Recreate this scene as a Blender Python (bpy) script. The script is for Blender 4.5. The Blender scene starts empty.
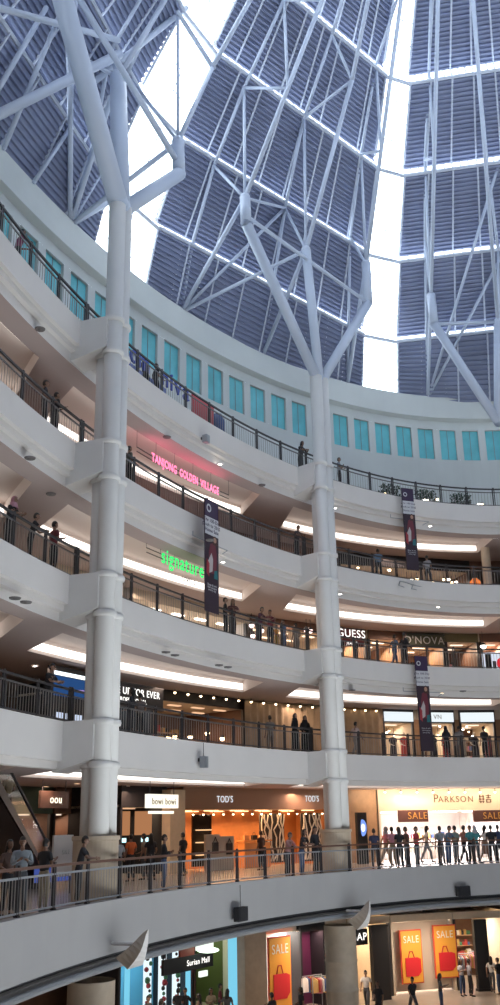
import bpy, math, random
import numpy as np
from mathutils import Vector, Matrix

random.seed(7)
scene = bpy.context.scene
COL = scene.collection
PI = math.pi

# ------------------------------------------------------------------ camera, daylight, exposure
EYE = 2.1
FOC, PITCH, ROLL = 962.5, .324, -.0187            # focal length in pixels of the 500x1005 frame
cd = bpy.data.cameras.new('camera'); cam = bpy.data.objects.new('camera', cd); COL.objects.link(cam)
cd.sensor_fit = 'VERTICAL'; cd.sensor_height = 24.0; cd.lens = FOC / 1005 * 24.0
cd.clip_end = 500; cd.clip_start = .05
cam.location = (0, 0, EYE)
_r0 = Vector((1, 0, 0)); FW = Vector((0, math.cos(PITCH), math.sin(PITCH))); _u0 = Vector((0, -math.sin(PITCH), math.cos(PITCH)))
RX = math.cos(ROLL) * _r0 + math.sin(ROLL) * _u0
UP = -math.sin(ROLL) * _r0 + math.cos(ROLL) * _u0
m = Matrix((RX, UP, -FW)).transposed().to_4x4(); m.translation = cam.location
cam.matrix_world = m
scene.camera = cam

WORLD_STRENGTH = 4.8
w = bpy.data.worlds.new('overcast'); scene.world = w; w.use_nodes = True
nt = w.node_tree; bg = nt.nodes['Background']
tc = nt.nodes.new('ShaderNodeTexCoord'); nz = nt.nodes.new('ShaderNodeTexNoise'); nz.inputs['Scale'].default_value = 2.0
rp = nt.nodes.new('ShaderNodeValToRGB')
rp.color_ramp.elements[0].position = .3; rp.color_ramp.elements[0].color = (.86, .95, 1, 1)
rp.color_ramp.elements[1].position = .7; rp.color_ramp.elements[1].color = (.93, .98, 1, 1)
nt.links.new(tc.outputs['Generated'], nz.inputs['Vector']); nt.links.new(nz.outputs['Fac'], rp.inputs['Fac'])
nt.links.new(rp.outputs['Color'], bg.inputs['Color']); bg.inputs['Strength'].default_value = WORLD_STRENGTH
vs = scene.view_settings
vs.view_transform = 'Standard'; vs.look = 'None'; vs.exposure = 0.0; vs.gamma = 1.0; vs.use_curve_mapping = False
COVE = 2.3          # brightness of the cove strips
SHOP = 1.0          # scale of the shop lamps

# ------------------------------------------------------------------ geometry of the oval atrium
CC = np.array([8.966, 24.391]); EA = 27.206; EB = EA / 1.7552; TH = 1.265
U_ = np.array([math.cos(TH), math.sin(TH)]); W_ = np.array([-math.sin(TH), math.cos(TH)])
FLR = [0.15, 5.11, 9.62, 14.1, 18.61]              # finished floors G, 1, 2, 3, 4
LOW = -6.3
def P2(t, d=0.):
    x = EA * math.cos(t); y = EB * math.sin(t); nx = x / EA**2; ny = y / EB**2; l = math.hypot(nx, ny)
    x += d * nx / l; y += d * ny / l
    return CC + x * U_ + y * W_
def P(t, d=0., z=0.):
    p = P2(t, d); return Vector((p[0], p[1], z))
def inward(t):
    v = P(t, -1) - P(t, 0); return v.normalized()
def right_of(t):                                  # reading direction for someone looking outward
    n = inward(t); return Vector((-n.y, n.x, 0)) * -1 if (Vector((-n.y, n.x, 0)).dot(P(t + .01) - P(t))) > 0 else Vector((-n.y, n.x, 0))
def frame(t, d, z):
    """x to the right as seen from the void, y up, z towards the void"""
    x = right_of(t); zz = inward(t); M = Matrix((x, Vector((0, 0, 1)), zz)).transposed().to_4x4()
    M.translation = P(t, d, z); return M
def heading(t):                                   # z-rotation that makes local -y face the void
    n = inward(t); return math.atan2(n.y, n.x) + PI / 2
_T = np.linspace(-PI, PI, 6001)
_cache = {}
def _curve(d):
    if d not in _cache: _cache[d] = np.array([P2(t, d) for t in _T])
    return _cache[d]
def ray(u, v): return (u - 250) / FOC * RX + (502.5 - v) / FOC * UP + FW
def hit(u, v, d=0.):
    """oval parameter, distance and height where the sight line (u, v) meets the oval wall offset by d"""
    D = ray(u, v); h = math.hypot(D.x, D.y); a = np.array([D.x, D.y]) / h
    Q = _curve(d); cr = Q[:, 0] * a[1] - Q[:, 1] * a[0]; dt = Q @ a
    i = np.where((cr[:-1] * cr[1:] <= 0) & (dt[:-1] > 0))[0]
    i = i[np.argmax(dt[i])]; k = cr[i] / (cr[i] - cr[i + 1])
    return _T[i] + k * (_T[i + 1] - _T[i]), dt[i] + k * (dt[i + 1] - dt[i]), EYE + (dt[i] + k * (dt[i + 1] - dt[i])) * D.z / h
def proj(X):
    X = Vector(X) - Vector((0, 0, EYE)); z = X.dot(FW); return 250 + FOC * X.dot(RX) / z, 502.5 - FOC * X.dot(UP) / z
def tu(u, d, z):
    """oval parameter of the point at offset d and height z seen in column u of the photo"""
    v = 600
    for _ in range(5): t = hit(u, v, d)[0]; v = proj(P(t, d, z))[1]
    return t
def T(u, d, v=760): return hit(u, v, d)[0]

# ------------------------------------------------------------------ materials
MATS = {}
def mat(name, col, rough=.6, metal=0., emit=None, es=0., noise=0., nscale=4., bump=0., spec=.5, alpha=None, trans=None):
    if name in MATS: return MATS[name]
    mm = bpy.data.materials.new(name); mm.use_nodes = True; n = mm.node_tree.nodes; l = mm.node_tree.links
    b = n['Principled BSDF']
    b.inputs['Base Color'].default_value = (*col, 1); b.inputs['Roughness'].default_value = rough; b.inputs['Metallic'].default_value = metal
    b.inputs['Specular IOR Level'].default_value = spec
    if emit: b.inputs['Emission Color'].default_value = (*emit, 1); b.inputs['Emission Strength'].default_value = es
    if noise or bump:
        t = n.new('ShaderNodeTexCoord'); z = n.new('ShaderNodeTexNoise'); z.inputs['Scale'].default_value = nscale; z.inputs['Detail'].default_value = 3
        l.new(t.outputs['Object'], z.inputs['Vector'])
        if noise:
            r = n.new('ShaderNodeValToRGB')
            r.color_ramp.elements[0].color = (*[c * (1 - noise) for c in col], 1); r.color_ramp.elements[1].color = (*[min(1, c * (1 + noise)) for c in col], 1)
            r.color_ramp.elements[0].position = .3; r.color_ramp.elements[1].position = .7
            l.new(z.outputs['Fac'], r.inputs['Fac']); l.new(r.outputs['Color'], b.inputs['Base Color'])
        if bump:
            bb = n.new('ShaderNodeBump'); bb.inputs['Strength'].default_value = bump; l.new(z.outputs['Fac'], bb.inputs['Height']); l.new(bb.outputs['Normal'], b.inputs['Normal'])
    MATS[name] = mm; return mm
def glow(name, col, s):
    if name in MATS: return MATS[name]
    mm = bpy.data.materials.new(name); mm.use_nodes = True; n = mm.node_tree.nodes; l = mm.node_tree.links
    n.clear(); o = n.new('ShaderNodeOutputMaterial'); e = n.new('ShaderNodeEmission'); e.inputs[0].default_value = (*col, 1); e.inputs[1].default_value = s
    l.new(e.outputs[0], o.inputs[0]); MATS[name] = mm; return mm
def glass(name, tint, clear=.8, frost=.0):
    if name in MATS: return MATS[name]
    mm = bpy.data.materials.new(name); mm.use_nodes = True; n = mm.node_tree.nodes; l = mm.node_tree.links
    n.clear(); o = n.new('ShaderNodeOutputMaterial')
    tr = n.new('ShaderNodeBsdfTransparent'); tr.inputs[0].default_value = (*tint, 1)
    gl = n.new('ShaderNodeBsdfGlossy'); gl.inputs['Roughness'].default_value = .05
    fr = n.new('ShaderNodeBsdfTranslucent'); fr.inputs[0].default_value = (*tint, 1)
    mx = n.new('ShaderNodeMixShader'); mx.inputs[0].default_value = 1 - clear
    l.new(tr.outputs[0], mx.inputs[1]); l.new((fr if frost else gl).outputs[0], mx.inputs[2]); l.new(mx.outputs[0], o.inputs[0])
    MATS[name] = mm; return mm
UPW = mat('upper_wall_paint', (.68, .72, .715), .7, noise=.03, nscale=.6)
WHITE = mat('white_paint', (.65, .615, .595), .7, noise=.03, nscale=.6)
TRAYM = mat('tray_lit_paint', (.66, .58, .54), .8)  # lighter than the soffit, the glow of the coves put into the colour
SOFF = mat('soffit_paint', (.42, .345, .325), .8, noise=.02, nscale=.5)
COLM = mat('column_paint', (.70, .685, .67), .55, noise=.02, nscale=1.5)
STEEL = mat('painted_steel', (.55, .62, .76), .45)
LOUV = mat('louvre_metal', (.235, .27, .41), .5, noise=.08, nscale=.7)
PURL = mat('purlin_steel', (.58, .63, .74), .5)
DARK = mat('dark_metal', (.035, .032, .035), .4)
RAILM = mat('rail_metal', (.16, .15, .15), .35, metal=.6)
WOODR = mat('rail_wood', (.10, .045, .03), .45)
BAL = mat('baluster_metal', (.38, .35, .33), .4, metal=.5)
TEAL = mat('teal_glazing', (.15, .60, .68), .35, noise=.12, nscale=1.2)
STONE = mat('granite', (.30, .27, .25), .4, noise=.15, nscale=12)
BEIGE = mat('beige_stone', (.45, .36, .27), .5, noise=.08, nscale=3)
TILE = mat('floor_tile', (.42, .36, .31), .25, noise=.06, nscale=1)
WOOD = mat('light_wood', (.40, .24, .13), .5, noise=.12, nscale=3)
ORANGE = mat('orange_veneer', (.48, .20, .07), .45, noise=.12, nscale=2)
BROWN = mat('brown_panel', (.16, .085, .055), .6, noise=.1, nscale=2)
BLACK = mat('black_surface', (.015, .015, .018), .5)
CREAM = mat('cream_wall', (.68, .58, .45), .7, noise=.03)
GREYM = mat('grey_metal', (.30, .32, .35), .4, metal=.4)
RED = mat('red_panel', (.50, .07, .09), .6)
COVEM = glow('cove_light', (1, .93, .86), COVE)
WARM = glow('warm_bulb', (1, .72, .42), 9)
WBULB = glow('white_bulb', (1, .9, .78), 14)
LBOX = glow('white_lightbox', (.88, .96, 1), 1.0)
SKYG = glass('skylight_glass', (.93, .97, 1), .82, 1)
CLERE = glass('clerestory_glass', (.93, .97, 1), .35, 1)
CLEARG = glass('shop_glass', (.9, .95, .95), .9, 0)

# ------------------------------------------------------------------ mesh builder
class MB:
    def __init__(s): s.v = []; s.f = []; s.m = []
    def poly(s, pts, mi=0):
        b = len(s.v); s.v += [Vector(p) for p in pts]; s.f.append(tuple(range(b, b + len(pts)))); s.m.append(mi)
    def quadstrip(s, A, B, mi=0):
        b = len(s.v); n = len(A); s.v += [Vector(p) for p in A] + [Vector(p) for p in B]
        for i in range(n - 1): s.f.append((b + i, b + i + 1, b + n + i + 1, b + n + i)); s.m.append(mi)
    def box(s, M, sx, sy, sz, mi=0, c=(0, 0, 0)):
        b = len(s.v)
        for dx, dy, dz in ((-1,-1,-1),(1,-1,-1),(1,1,-1),(-1,1,-1),(-1,-1,1),(1,-1,1),(1,1,1),(-1,1,1)):
            s.v.append(M @ Vector((c[0] + dx * sx / 2, c[1] + dy * sy / 2, c[2] + dz * sz / 2)))
        for q in ((0,3,2,1),(4,5,6,7),(0,1,5,4),(1,2,6,5),(2,3,7,6),(3,0,4,7)): s.f.append(tuple(b + i for i in q)); s.m.append(mi)
    def tube(s, p0, p1, r0, r1=None, n=10, mi=0, caps=True):
        p0 = Vector(p0); p1 = Vector(p1); r1 = r0 if r1 is None else r1
        ax = (p1 - p0).normalized(); a = ax.orthogonal().normalized(); c = ax.cross(a); b = len(s.v)
        for p, r in ((p0, r0), (p1, r1)):
            for i in range(n): an = 2 * PI * i / n; s.v.append(p + a * (r * math.cos(an)) + c * (r * math.sin(an)))
        for i in range(n): j = (i + 1) % n; s.f.append((b + i, b + j, b + n + j, b + n + i)); s.m.append(mi)
        if caps: s.f.append(tuple(b + i for i in range(n))[::-1]); s.m.append(mi); s.f.append(tuple(b + n + i for i in range(n))); s.m.append(mi)
    def path(s, pts, r, n=8, mi=0):
        for a, b in zip(pts[:-1], pts[1:]): s.tube(a, b, r, r, n, mi)
        for p in pts[1:-1]: s.ball(p, r * 1.02, mi)
    def ball(s, p, r, mi=0, n=8, k=5, sc=(1, 1, 1)):
        s.lathe([(r * math.sin(PI * i / k), -r * math.cos(PI * i / k)) for i in range(k + 1)], p, n, mi, sc)
    def lathe(s, prof, p, n=16, mi=0, sc=(1, 1, 1)):
        p = Vector(p); b = len(s.v); k = len(prof)
        for r, z in prof:
            for i in range(n): a = 2 * PI * i / n; s.v.append(p + Vector((r * math.cos(a) * sc[0], r * math.sin(a) * sc[1], z * sc[2])))
        for j in range(k - 1):
            for i in range(n): i2 = (i + 1) % n; s.f.append((b + j*n + i, b + j*n + i2, b + (j+1)*n + i2, b + (j+1)*n + i)); s.m.append(mi)
    def sweep(s, prof, t0, t1, n, mi=0, closed=False, caps=True):
        """profile of (d, z) carried along the oval"""
        ts = [t0 + (t1 - t0) * i / n for i in range(n + 1)]; pr = list(prof) + ([prof[0]] if closed else [])
        rows = [[P(t, d, z) for t in ts] for d, z in pr]
        for a, b in zip(rows[:-1], rows[1:]): s.quadstrip(a, b, mi)
        if closed and caps:
            s.poly([r[0] for r in rows[:-1]], mi); s.poly([r[-1] for r in rows[:-1]][::-1], mi)
    def build(s, name, mats, parent=None, smooth=False):
        me = bpy.data.meshes.new(name); o = bpy.data.objects.new(name, me)
        off = Vector((0, 0, 0))
        if parent is not None: off = Vector(parent.get('_w', (0, 0, 0)))
        me.from_pydata([tuple(v - off) for v in s.v], [], s.f)
        if not isinstance(mats, (list, tuple)): mats = [mats]
        for x in mats: me.materials.append(x)
        if len(mats) > 1: me.polygons.foreach_set('material_index', s.m)
        if smooth: me.shade_smooth()
        me.validate(); me.update(); COL.objects.link(o)
        if parent is not None: o.parent = parent; o['_w'] = tuple(off)
        return o
def tag(o, label=None, cat=None, group=None, kind=None):
    if label: o['label'] = label
    if cat: o['category'] = cat
    if group: o['group'] = group
    if kind: o['kind'] = kind
    return o
def thing(name, label, cat, loc, group=None):
    o = bpy.data.objects.new(name, None); o.location = loc; o['_w'] = tuple(loc); COL.objects.link(o)
    return tag(o, label, cat, group)
def struct(name, mb, mats, parent=None, smooth=False):
    o = mb.build(name, mats, parent, smooth)
    if parent is None: o['kind'] = 'structure'
    return o
def solo(name, mb, mats, label, cat, group=None, smooth=False):
    return tag(mb.build(name, mats, None, smooth), label, cat, group)
_wall = Matrix.Identity(4)
def text(name, s, M, size, material, parent, ext=.008, sx=1., align='CENTER', space=1.12):
    c = bpy.data.curves.new(name, 'FONT'); c.body = s; c.size = size; c.extrude = ext; c.align_x = align; c.align_y = 'CENTER'; c.space_character = space
    c.materials.append(material); o = bpy.data.objects.new(name, c); COL.objects.link(o)
    off = Vector(parent.get('_w', (0, 0, 0))) if parent else Vector((0, 0, 0))
    MM = M.copy(); MM.translation = M.translation - off
    MM = MM @ Matrix.Diagonal((sx, 1, 1, 1))
    if parent: o.parent = parent
    o.matrix_basis = MM
    return o
def copy_tree(o, parent=None):
    c = o.copy(); COL.objects.link(c); c.parent = parent
    for ch in list(o.children): copy_tree(ch, c)
    return c
def area(name, loc, aim, sx, sy, power, col=(1, .85, .7), parent=None):
    l = bpy.data.lights.new(name, 'AREA'); l.shape = 'RECTANGLE'; l.size = sx; l.size_y = sy; l.energy = power * SHOP; l.color = col
    o = bpy.data.objects.new(name, l); COL.objects.link(o)
    o.rotation_euler = (Vector(aim)).to_track_quat('-Z', 'Y').to_euler(); o.location = loc
    if parent is not None: o.parent = parent; o.location = Vector(loc) - Vector(parent.get('_w', (0, 0, 0)))
    return o

# ------------------------------------------------------------------ roof: eight louvred facets between eight skylight strips
RB = 4.3                                          # offset of the roof's foot from the balcony edge
NEAR = (4, 5)                                     # unseen roof strips behind the viewpoint, closed to dim the lower floors
CORN = []                                         # base polygon: (t of the strip's right edge, t of its left edge)
for k in range(8):
    c0 = .461 + k * PI / 4; hw = .054 if k != 1 else .072
    if k == 1: c0 = 1.2345
    CORN.append((c0 - hw, c0 + hw))
TIER = [(-.012, 25.8, 25.8), (.055, 29.9, 30.5), (.155, 33.6, 34.3), (.275, 36.95, 37.8), (.40, 40.05, 41.1), (.54, 43.1, 44.3), (.70, 46.0, 47.2), (.88, 48.8, 48.8)]
OV = .020
CV = Vector((CC[0], CC[1], 0))
def RP(t, s, z):
    b = P(t, RB, 0); p = b.lerp(CV, s); p.z = z; return p
def chord(ta, tb, f, s, z): return RP(ta, s, z).lerp(RP(tb, s, z), f)
def rooftop(x, y):
    """height of the louvres' underside above a point"""
    q = Vector((x, y, 0)) - CV; r = q.length; q.normalize()
    pts = []
    for a, b in CORN: pts += [P(a, RB), P(b, RB)]
    for i in range(16):
        a = pts[i] - CV; b = pts[(i + 1) % 16] - CV
        den = a.x * b.y - a.y * b.x; l1 = (q.x * b.y - q.y * b.x); l2 = (a.x * q.y - a.y * q.x)
        if den > 0 and l1 >= 0 and l2 >= 0:
            e = b - a; dist = (a.x * e.y - a.y * e.x) / (q.x * e.y - q.y * e.x); s = 1 - r / dist; break
    for (s0, _, za), (s1, zb, _) in zip(TIER[:-1], TIER[1:]):
        if s <= s1: return za + (zb - za) * (s - s0) / (s1 - s0)
    return 48.6
def node(u, v, off):
    """point on the sight line that lies off metres below the roof"""
    D = ray(u, v); k = 20.
    while k < 90:
        p = D * k + Vector((0, 0, EYE))
        if p.z > rooftop(p.x, p.y) - off: return p
        k += .05
    return p
def louvre(mb, a0, a1, b0, b1, n):
    """corrugated strip: lower edge a0-a1, upper edge b0-b1"""
    nrm = (a1 - a0).cross(b0 - a0).normalized()
    if nrm.z > 0: nrm = -nrm
    A = []; B = []
    for i in range(n):
        for f, h in ((0, .0), (.10, .11), (.50, .11), (.60, .0)):
            g = (i + f) / n
            A.append(a0.lerp(b0, g) + nrm * h); B.append(a1.lerp(b1, g) + nrm * h)
    A.append(b0); B.append(b1)
    b = len(mb.v); k = len(A); mb.v += A + B
    for i in range(k - 1): mb.f.append((b + i, b + i + 1, b + k + i + 1, b + k + i)); mb.m.append(0)
    return nrm
for k in range(8):
    ta = CORN[k][1]; tb = CORN[(k + 1) % 8][0] + (2 * PI if k == 7 else 0)
    vis = k in (7, 0, 1)
    pan = MB(); pur = MB(); cl = MB(); sill = MB()
    for j in range(len(TIER) - 1):
        s0, _, z0 = TIER[j]; s1, z1, z1b = TIER[j + 1]
        so = s0 - (OV if j else 0)
        a0, a1, b0, b1 = chord(ta, tb, 0, so, z0), chord(ta, tb, 1, so, z0), chord(ta, tb, 0, s1, z1), chord(ta, tb, 1, s1, z1)
        n = max(6, int((b0 - a0).length / (.25 if vis else 1.5)))
        if j == 0:                                # the foot follows the curved wall, the head is straight
            for i in range(10):
                q0 = RP(ta + (tb - ta) * i / 10, s0, z0); q1 = RP(ta + (tb - ta) * (i + 1) / 10, s0, z0)
                nrm = louvre(pan, q0, q1, b0.lerp(b1, i / 10), b0.lerp(b1, (i + 1) / 10), n)
        else: nrm = louvre(pan, a0, a1, b0, b1, n)
        if vis:
            N = 8
            for i in range(1, N):
                p0 = (RP(ta + (tb - ta) * i / N, s0, z0) if j == 0 else a0.lerp(a1, i / N)) + nrm * .10; p1 = b0.lerp(b1, i / N) + nrm * .10; pur.tube(p0, p1, .06, n=4)
        if j < len(TIER) - 2:
            c0, c1 = chord(ta, tb, 0, s1 - OV, z1b), chord(ta, tb, 1, s1 - OV, z1b)
            cl.poly([b0, b1, c1, c0])
            sill.tube(b0 + nrm * .05, b1 + nrm * .05, .10, n=6)
            if vis:
                for i in range(0, 25): sill.tube(b0.lerp(b1, i / 24), c0.lerp(c1, i / 24), .035, n=4)
    o = struct('ceiling_louvre_facet', pan, LOUV); struct('ceiling_clerestory_pane', cl, CLERE, o); struct('ceiling_sill', sill, PURL, o)
    if vis: struct('ceiling_purlin', pur, PURL, o)
for k in range(8):                                # skylight strips
    ta, tb = CORN[k]; g = MB(); fr = MB()
    if k in NEAR:                                 # unseen strip made opaque to cut daylight on the lower floors
        for j in range(len(TIER) - 1):
            s0, _, z0 = TIER[j]; s1, z1, z1b = TIER[j + 1]
            a0, a1, b0, b1, c0, c1 = RP(ta, s0, z0), RP(tb, s0, z0), RP(ta, s1, z1), RP(tb, s1, z1), RP(ta, s1, z1b), RP(tb, s1, z1b)
            g.poly([a0, a1, b1, b0]); g.poly([b0, b1, c1, c0])
        struct('ceiling_louvre_facet', g, LOUV); continue
    for j in range(len(TIER) - 1):
        s0, _, z0 = TIER[j]; s1, z1, z1b = TIER[j + 1]
        a0, a1, b0, b1, c0, c1 = RP(ta, s0, z0), RP(tb, s0, z0), RP(ta, s1, z1), RP(tb, s1, z1), RP(ta, s1, z1b), RP(tb, s1, z1b)
        g.poly([a0, a1, b1, b0]); g.poly([b0, b1, c1, c0])
        dn = Vector((0, 0, -.08))
        fr.tube(b0 + dn, b1 + dn, .11, n=6)
        fr.tube(a0 + dn, b0 + dn, .07, n=6); fr.tube(a1 + dn, b1 + dn, .07, n=6)
        fr.tube(a0.lerp(a1, .5) + dn, b0.lerp(b1, .5) + dn, .03, n=4)
        for q in (.25, .5, .75): fr.tube(a0.lerp(b0, q) + dn, a1.lerp(b1, q) + dn, .025, n=4)
    o = struct('window_%d' % (k + 1), g, SKYG); struct('window_frame', fr, PURL, o)
    # the daylight that comes through this strip (portal of the world light)
    a = RP(ta, 0, 26.5); b = RP(tb, 0, 26.5); c = RP(ta, .54, 43.5); e = RP(tb, .54, 43.5)
    mid = (a + b + c + e) / 4; up = ((c + e) / 2 - (a + b) / 2); wd = (b - a)
    pl = bpy.data.lights.new('skylight_portal', 'AREA'); pl.shape = 'RECTANGLE'; pl.size = wd.length; pl.size_y = up.length; pl.cycles.is_portal = True
    po = bpy.data.objects.new('skylight_portal', pl); COL.objects.link(po)
    yv = up.normalized(); xv = (wd - yv * wd.dot(yv)).normalized(); zv = xv.cross(yv)
    if zv.z < 0: xv = -xv; zv = -zv               # the lamp shines along -z
    M = Matrix((xv, yv, zv)).transposed().to_4x4(); M.translation = mid + zv * .3; po.matrix_world = M

# ------------------------------------------------------------------ slabs, fascias, soffits with trays
SOF = {1: 3.85, 2: 8.2, 3: 12.65, 4: 17.1}
TRAYS = [((1.50, .975), (1.42, .90)), ((.87, .225), (.785, .225)), ((2.10, 1.585), (2.0, 1.485))]   # (near edge), (far edge)
NR = 128
for L in range(5):
    z = FLR[L]; e = -1.9 if L == 0 else 0.
    out = 6.0 if L < 4 else 4.6
    mb = MB(); mb.sweep([(e + .05, z), (13. if L < 4 else 4.8, z)], -PI, PI, NR)
    struct('floor', mb, TILE)
    mb = MB()
    if L: 
        fh = 1.1 if L == 1 else .88
        mb.sweep([(.12, z + .06), (0, z + .06), (0, z - fh), (.14, z - fh - .02), (.14, z - fh - .22), (.30, z - fh - .24), (.30, SOF[L])], -PI, PI, NR)
    else:
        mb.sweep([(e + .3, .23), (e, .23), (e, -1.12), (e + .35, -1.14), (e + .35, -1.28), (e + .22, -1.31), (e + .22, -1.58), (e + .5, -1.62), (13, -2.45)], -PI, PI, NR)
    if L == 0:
        shade_strip = MB(); shade_strip.sweep([(e + .34, -1.15), (e + .34, -1.28)], -PI, PI, NR); struct('trim_9', shade_strip, BLACK)  # black strip that paints in the shade of the recess
    struct('trim_%d' % (L + 1), mb, WHITE if L else mat('ground_fascia_grey', (.34, .33, .33), .7, noise=.03, nscale=.6))  # ground fascia takes a darker grey than the balconies above
    if L:
        zs = SOF[L]; zt = zs + .55; mb = MB(); tr = MB()
        # soffit: near band, far band, beams between trays and the trays' own surfaces
        mb.sweep([(.30, zs), (1.1, zs)], -PI, PI, NR)
        mb.sweep([(4.0, zs), (14, zs)], -PI, PI, NR)
        def rad(tn, tf, tn2, tf2, n):             # band between d 1.1 and 4.0, its two ends skewed
            A = [P(tn + (tn2 - tn) * i / n, 1.1, zs) for i in range(n + 1)]; B = [P(tf + (tf2 - tf) * i / n, 4.0, zs) for i in range(n + 1)]; mb.quadstrip(A, B)
        (n0, n1), (f0, f1) = TRAYS[0]; (m0, m1), (g0, g1) = TRAYS[1]; (l0, l1), (k0, k1) = TRAYS[2]
        rad(l1, k1, n0, f0, 4); rad(n1, f1, m0, g0, 5); rad(m1, g1, m1 - .2, g1 - .2, 6); rad(l0, k0, l0 + .2, k0 + .2, 6)
        rad(l0 + .2, k0 + .2, m1 - .2 + 2 * PI, g1 - .2 + 2 * PI, 80)
        for (a, b), (c, d_) in TRAYS:
            n = 24
            N0 = [P(a + (b - a) * i / n, 1.1, zs) for i in range(n + 1)]; F0 = [P(c + (d_ - c) * i / n, 4.0, zs) for i in range(n + 1)]
            upv = Vector((0, 0, .55)); N1 = [p + upv for p in N0]; F1 = [p + upv for p in F0]
            tr.quadstrip(N0, N1); tr.quadstrip(N1, F1); tr.poly([N0[0], F0[0], F1[0], N1[0]]); tr.poly([N0[-1], F0[-1], F1[-1], N1[-1]])
            tr.quadstrip([p + Vector((0, 0, .0)) for p in F0], F1)
            # glowing cove strip just inside the far wall of the tray
            cs = MB(); G0 = [P(c + (d_ - c) * (i + .2) / (n + .4), 3.9, zs + .10) for i in range(n + 1)]; G1 = [p + Vector((0, 0, .29)) for p in G0]; cs.quadstrip(G0, G1)
            H0 = [P(a + (b - a) * (i + .2) / (n + .4), 1.2, zs + .10) for i in range(n + 1)]; cs.quadstrip(H0, [p + Vector((0, 0, .30)) for p in H0])
            bay = {0: 'between the two columns', 1: 'right of both columns', 2: 'left of both columns'}[TRAYS.index(((a, b), (c, d_)))]
            fl = {1: 'lowest balcony', 2: 'second balcony up', 3: 'third balcony up', 4: 'topmost balcony'}[L]
            solo('cove_light', cs, COVEM, 'white cove light under the %s, %s' % (fl, bay), 'light', 'cove lights in the ceiling trays')
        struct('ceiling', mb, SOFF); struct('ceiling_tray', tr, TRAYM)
# back of the building behind the shops
mb = MB(); mb.sweep([(13, LOW), (13, 18.6)], -PI, PI, NR); struct('wall_back', mb, BROWN)
mb = MB(); mb.sweep([(-9, LOW), (14, LOW)], -PI, PI, NR); struct('floor', mb, TILE)

# upper wall with the row of teal windows and the parapet under the roof
zt, zb = 24.9, 22.95; WD = 4.1
WT = [.172 - .0625 * 3 + .0625 * i for i in range(34)]
mb = MB()
mb.sweep([(WD, 18.6), (WD, zb)], -PI, PI, 256)
mb.sweep([(WD, zt), (WD, 25.45), (3.75, 25.55), (3.75, 26.95), (4.05, 26.95)], -PI, PI, 256)
ed = [-PI] + [x for t in WT for x in (t - .043, t + .001)] + [PI]
for a, b in zip(ed[0::2], ed[1::2]):
    mb.sweep([(WD, zb), (WD, zt)], a, b, max(1, int((b - a) * 20)))
struct('wall_upper', mb, UPW)
for i, t in enumerate(WT):
    a, b = t - .043, t + .001
    g = MB(); g.sweep([(WD + .14, zb), (WD + .14, zt)], a, b, 1)
    f = MB()
    f.sweep([(WD, zb), (WD + .16, zb)], a, b, 1); f.sweep([(WD, zt), (WD + .16, zt)], a, b, 1)
    for q in (a, b): f.poly([P(q, WD, zb), P(q, WD + .16, zb), P(q, WD + .16, zt), P(q, WD, zt)])
    o = struct('window_%d' % (i + 9), g, TEAL); struct('window_reveal', f, WHITE, o)
    mu = MB(); mu.tube(P((a + b) / 2, WD + .12, zb), P((a + b) / 2, WD + .12, zt), .02, n=4); struct('window_frame', mu, GREYM, o)

# ------------------------------------------------------------------ columns
CT = [1.536, .882, .205]; CNAME = ['first tall column cluster, the nearer one with the thick forked head', 'second tall column cluster, standing in the middle of the balconies', 'column cluster at the right edge carrying the last forked strut']
TOPZ = {0: 23.5, 1: 23.3, 2: 23.3}
def colbase(i): return P(CT[i], -.9, 0)
for i in (0, 1):
    t = CT[i]; c = colbase(i); n = inward(t); tn = (P(t + .01) - P(t - .01)).normalized()
    root = thing('column_cluster', 'white ' + CNAME[i], 'column', c)
    sh = [(c + n * .20 + tn * .25, .30), (c + n * .20 - tn * .27, .29), (c - n * .22 + tn * .02, .28)]
    for q, (p, r) in enumerate(sh):
        b = MB(); tz = TOPZ[i] if q < 2 else 18.0
        b.tube(p, p + Vector((0, 0, tz)), r, r, 24); b.build('shaft', COLM, root, True)
    b = MB(); b.lathe([(0, .15), (.72, .15), (.72, .1), (.66, .14), (.66, 1.76), (.70, 1.8), (.70, 1.9), (0, 1.9)], c, 32); b.build('base_drum', BEIGE, root)
    for L in range(1, 5):
        z = FLR[L]
        for zz in (z + .02, z - 1.22):
            b = MB()
            for p, r in sh: b.lathe([(r, zz - .10), (r + .05, zz - .08), (r + .07, zz), (r + .05, zz + .08), (r, zz + .10)], p, 24)
            b.build('collar', COLM, root, True)
        b = MB()                                  # bracket that ties the shafts to the slab, tapered underneath
        F = frame(t, 0, z); hw = .62
        pts = [(-.3, .05), (1.02, .05), (1.02, -1.08), (-.3, -1.42)]   # (towards void, up)
        A = [F @ Vector((-hw, y, x)) for x, y in pts]; B = [F @ Vector((hw * .6, y, x)) for x, y in pts]
        b.poly(A); b.poly(B[::-1])
        for k in range(4): b.poly([A[k], B[k], B[(k + 1) % 4], A[(k + 1) % 4]][::-1])
        b.build('bracket', COLM, root)
for i in (0, 1):                                  # piers on the concourse, under the ground-floor ring
    c = P(CT[i], -.9, LOW); b = MB()
    b.lathe([(.72, 0), (.72, .25), (.66, .3), (.66, 1.9), (.68, 1.92), (.68, 1.98), (.66, 2.0), (.66, 3.0), (.68, 3.02), (.68, 3.08), (.66, 3.1), (.66, 4.4)], c, 32)
    solo('round_pier', b, BEIGE, ['round stone pier at the lower left, below the first column', 'round stone pier on the concourse beside the red SALE shop window'][i], 'column', 'concourse piers', True)

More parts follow.
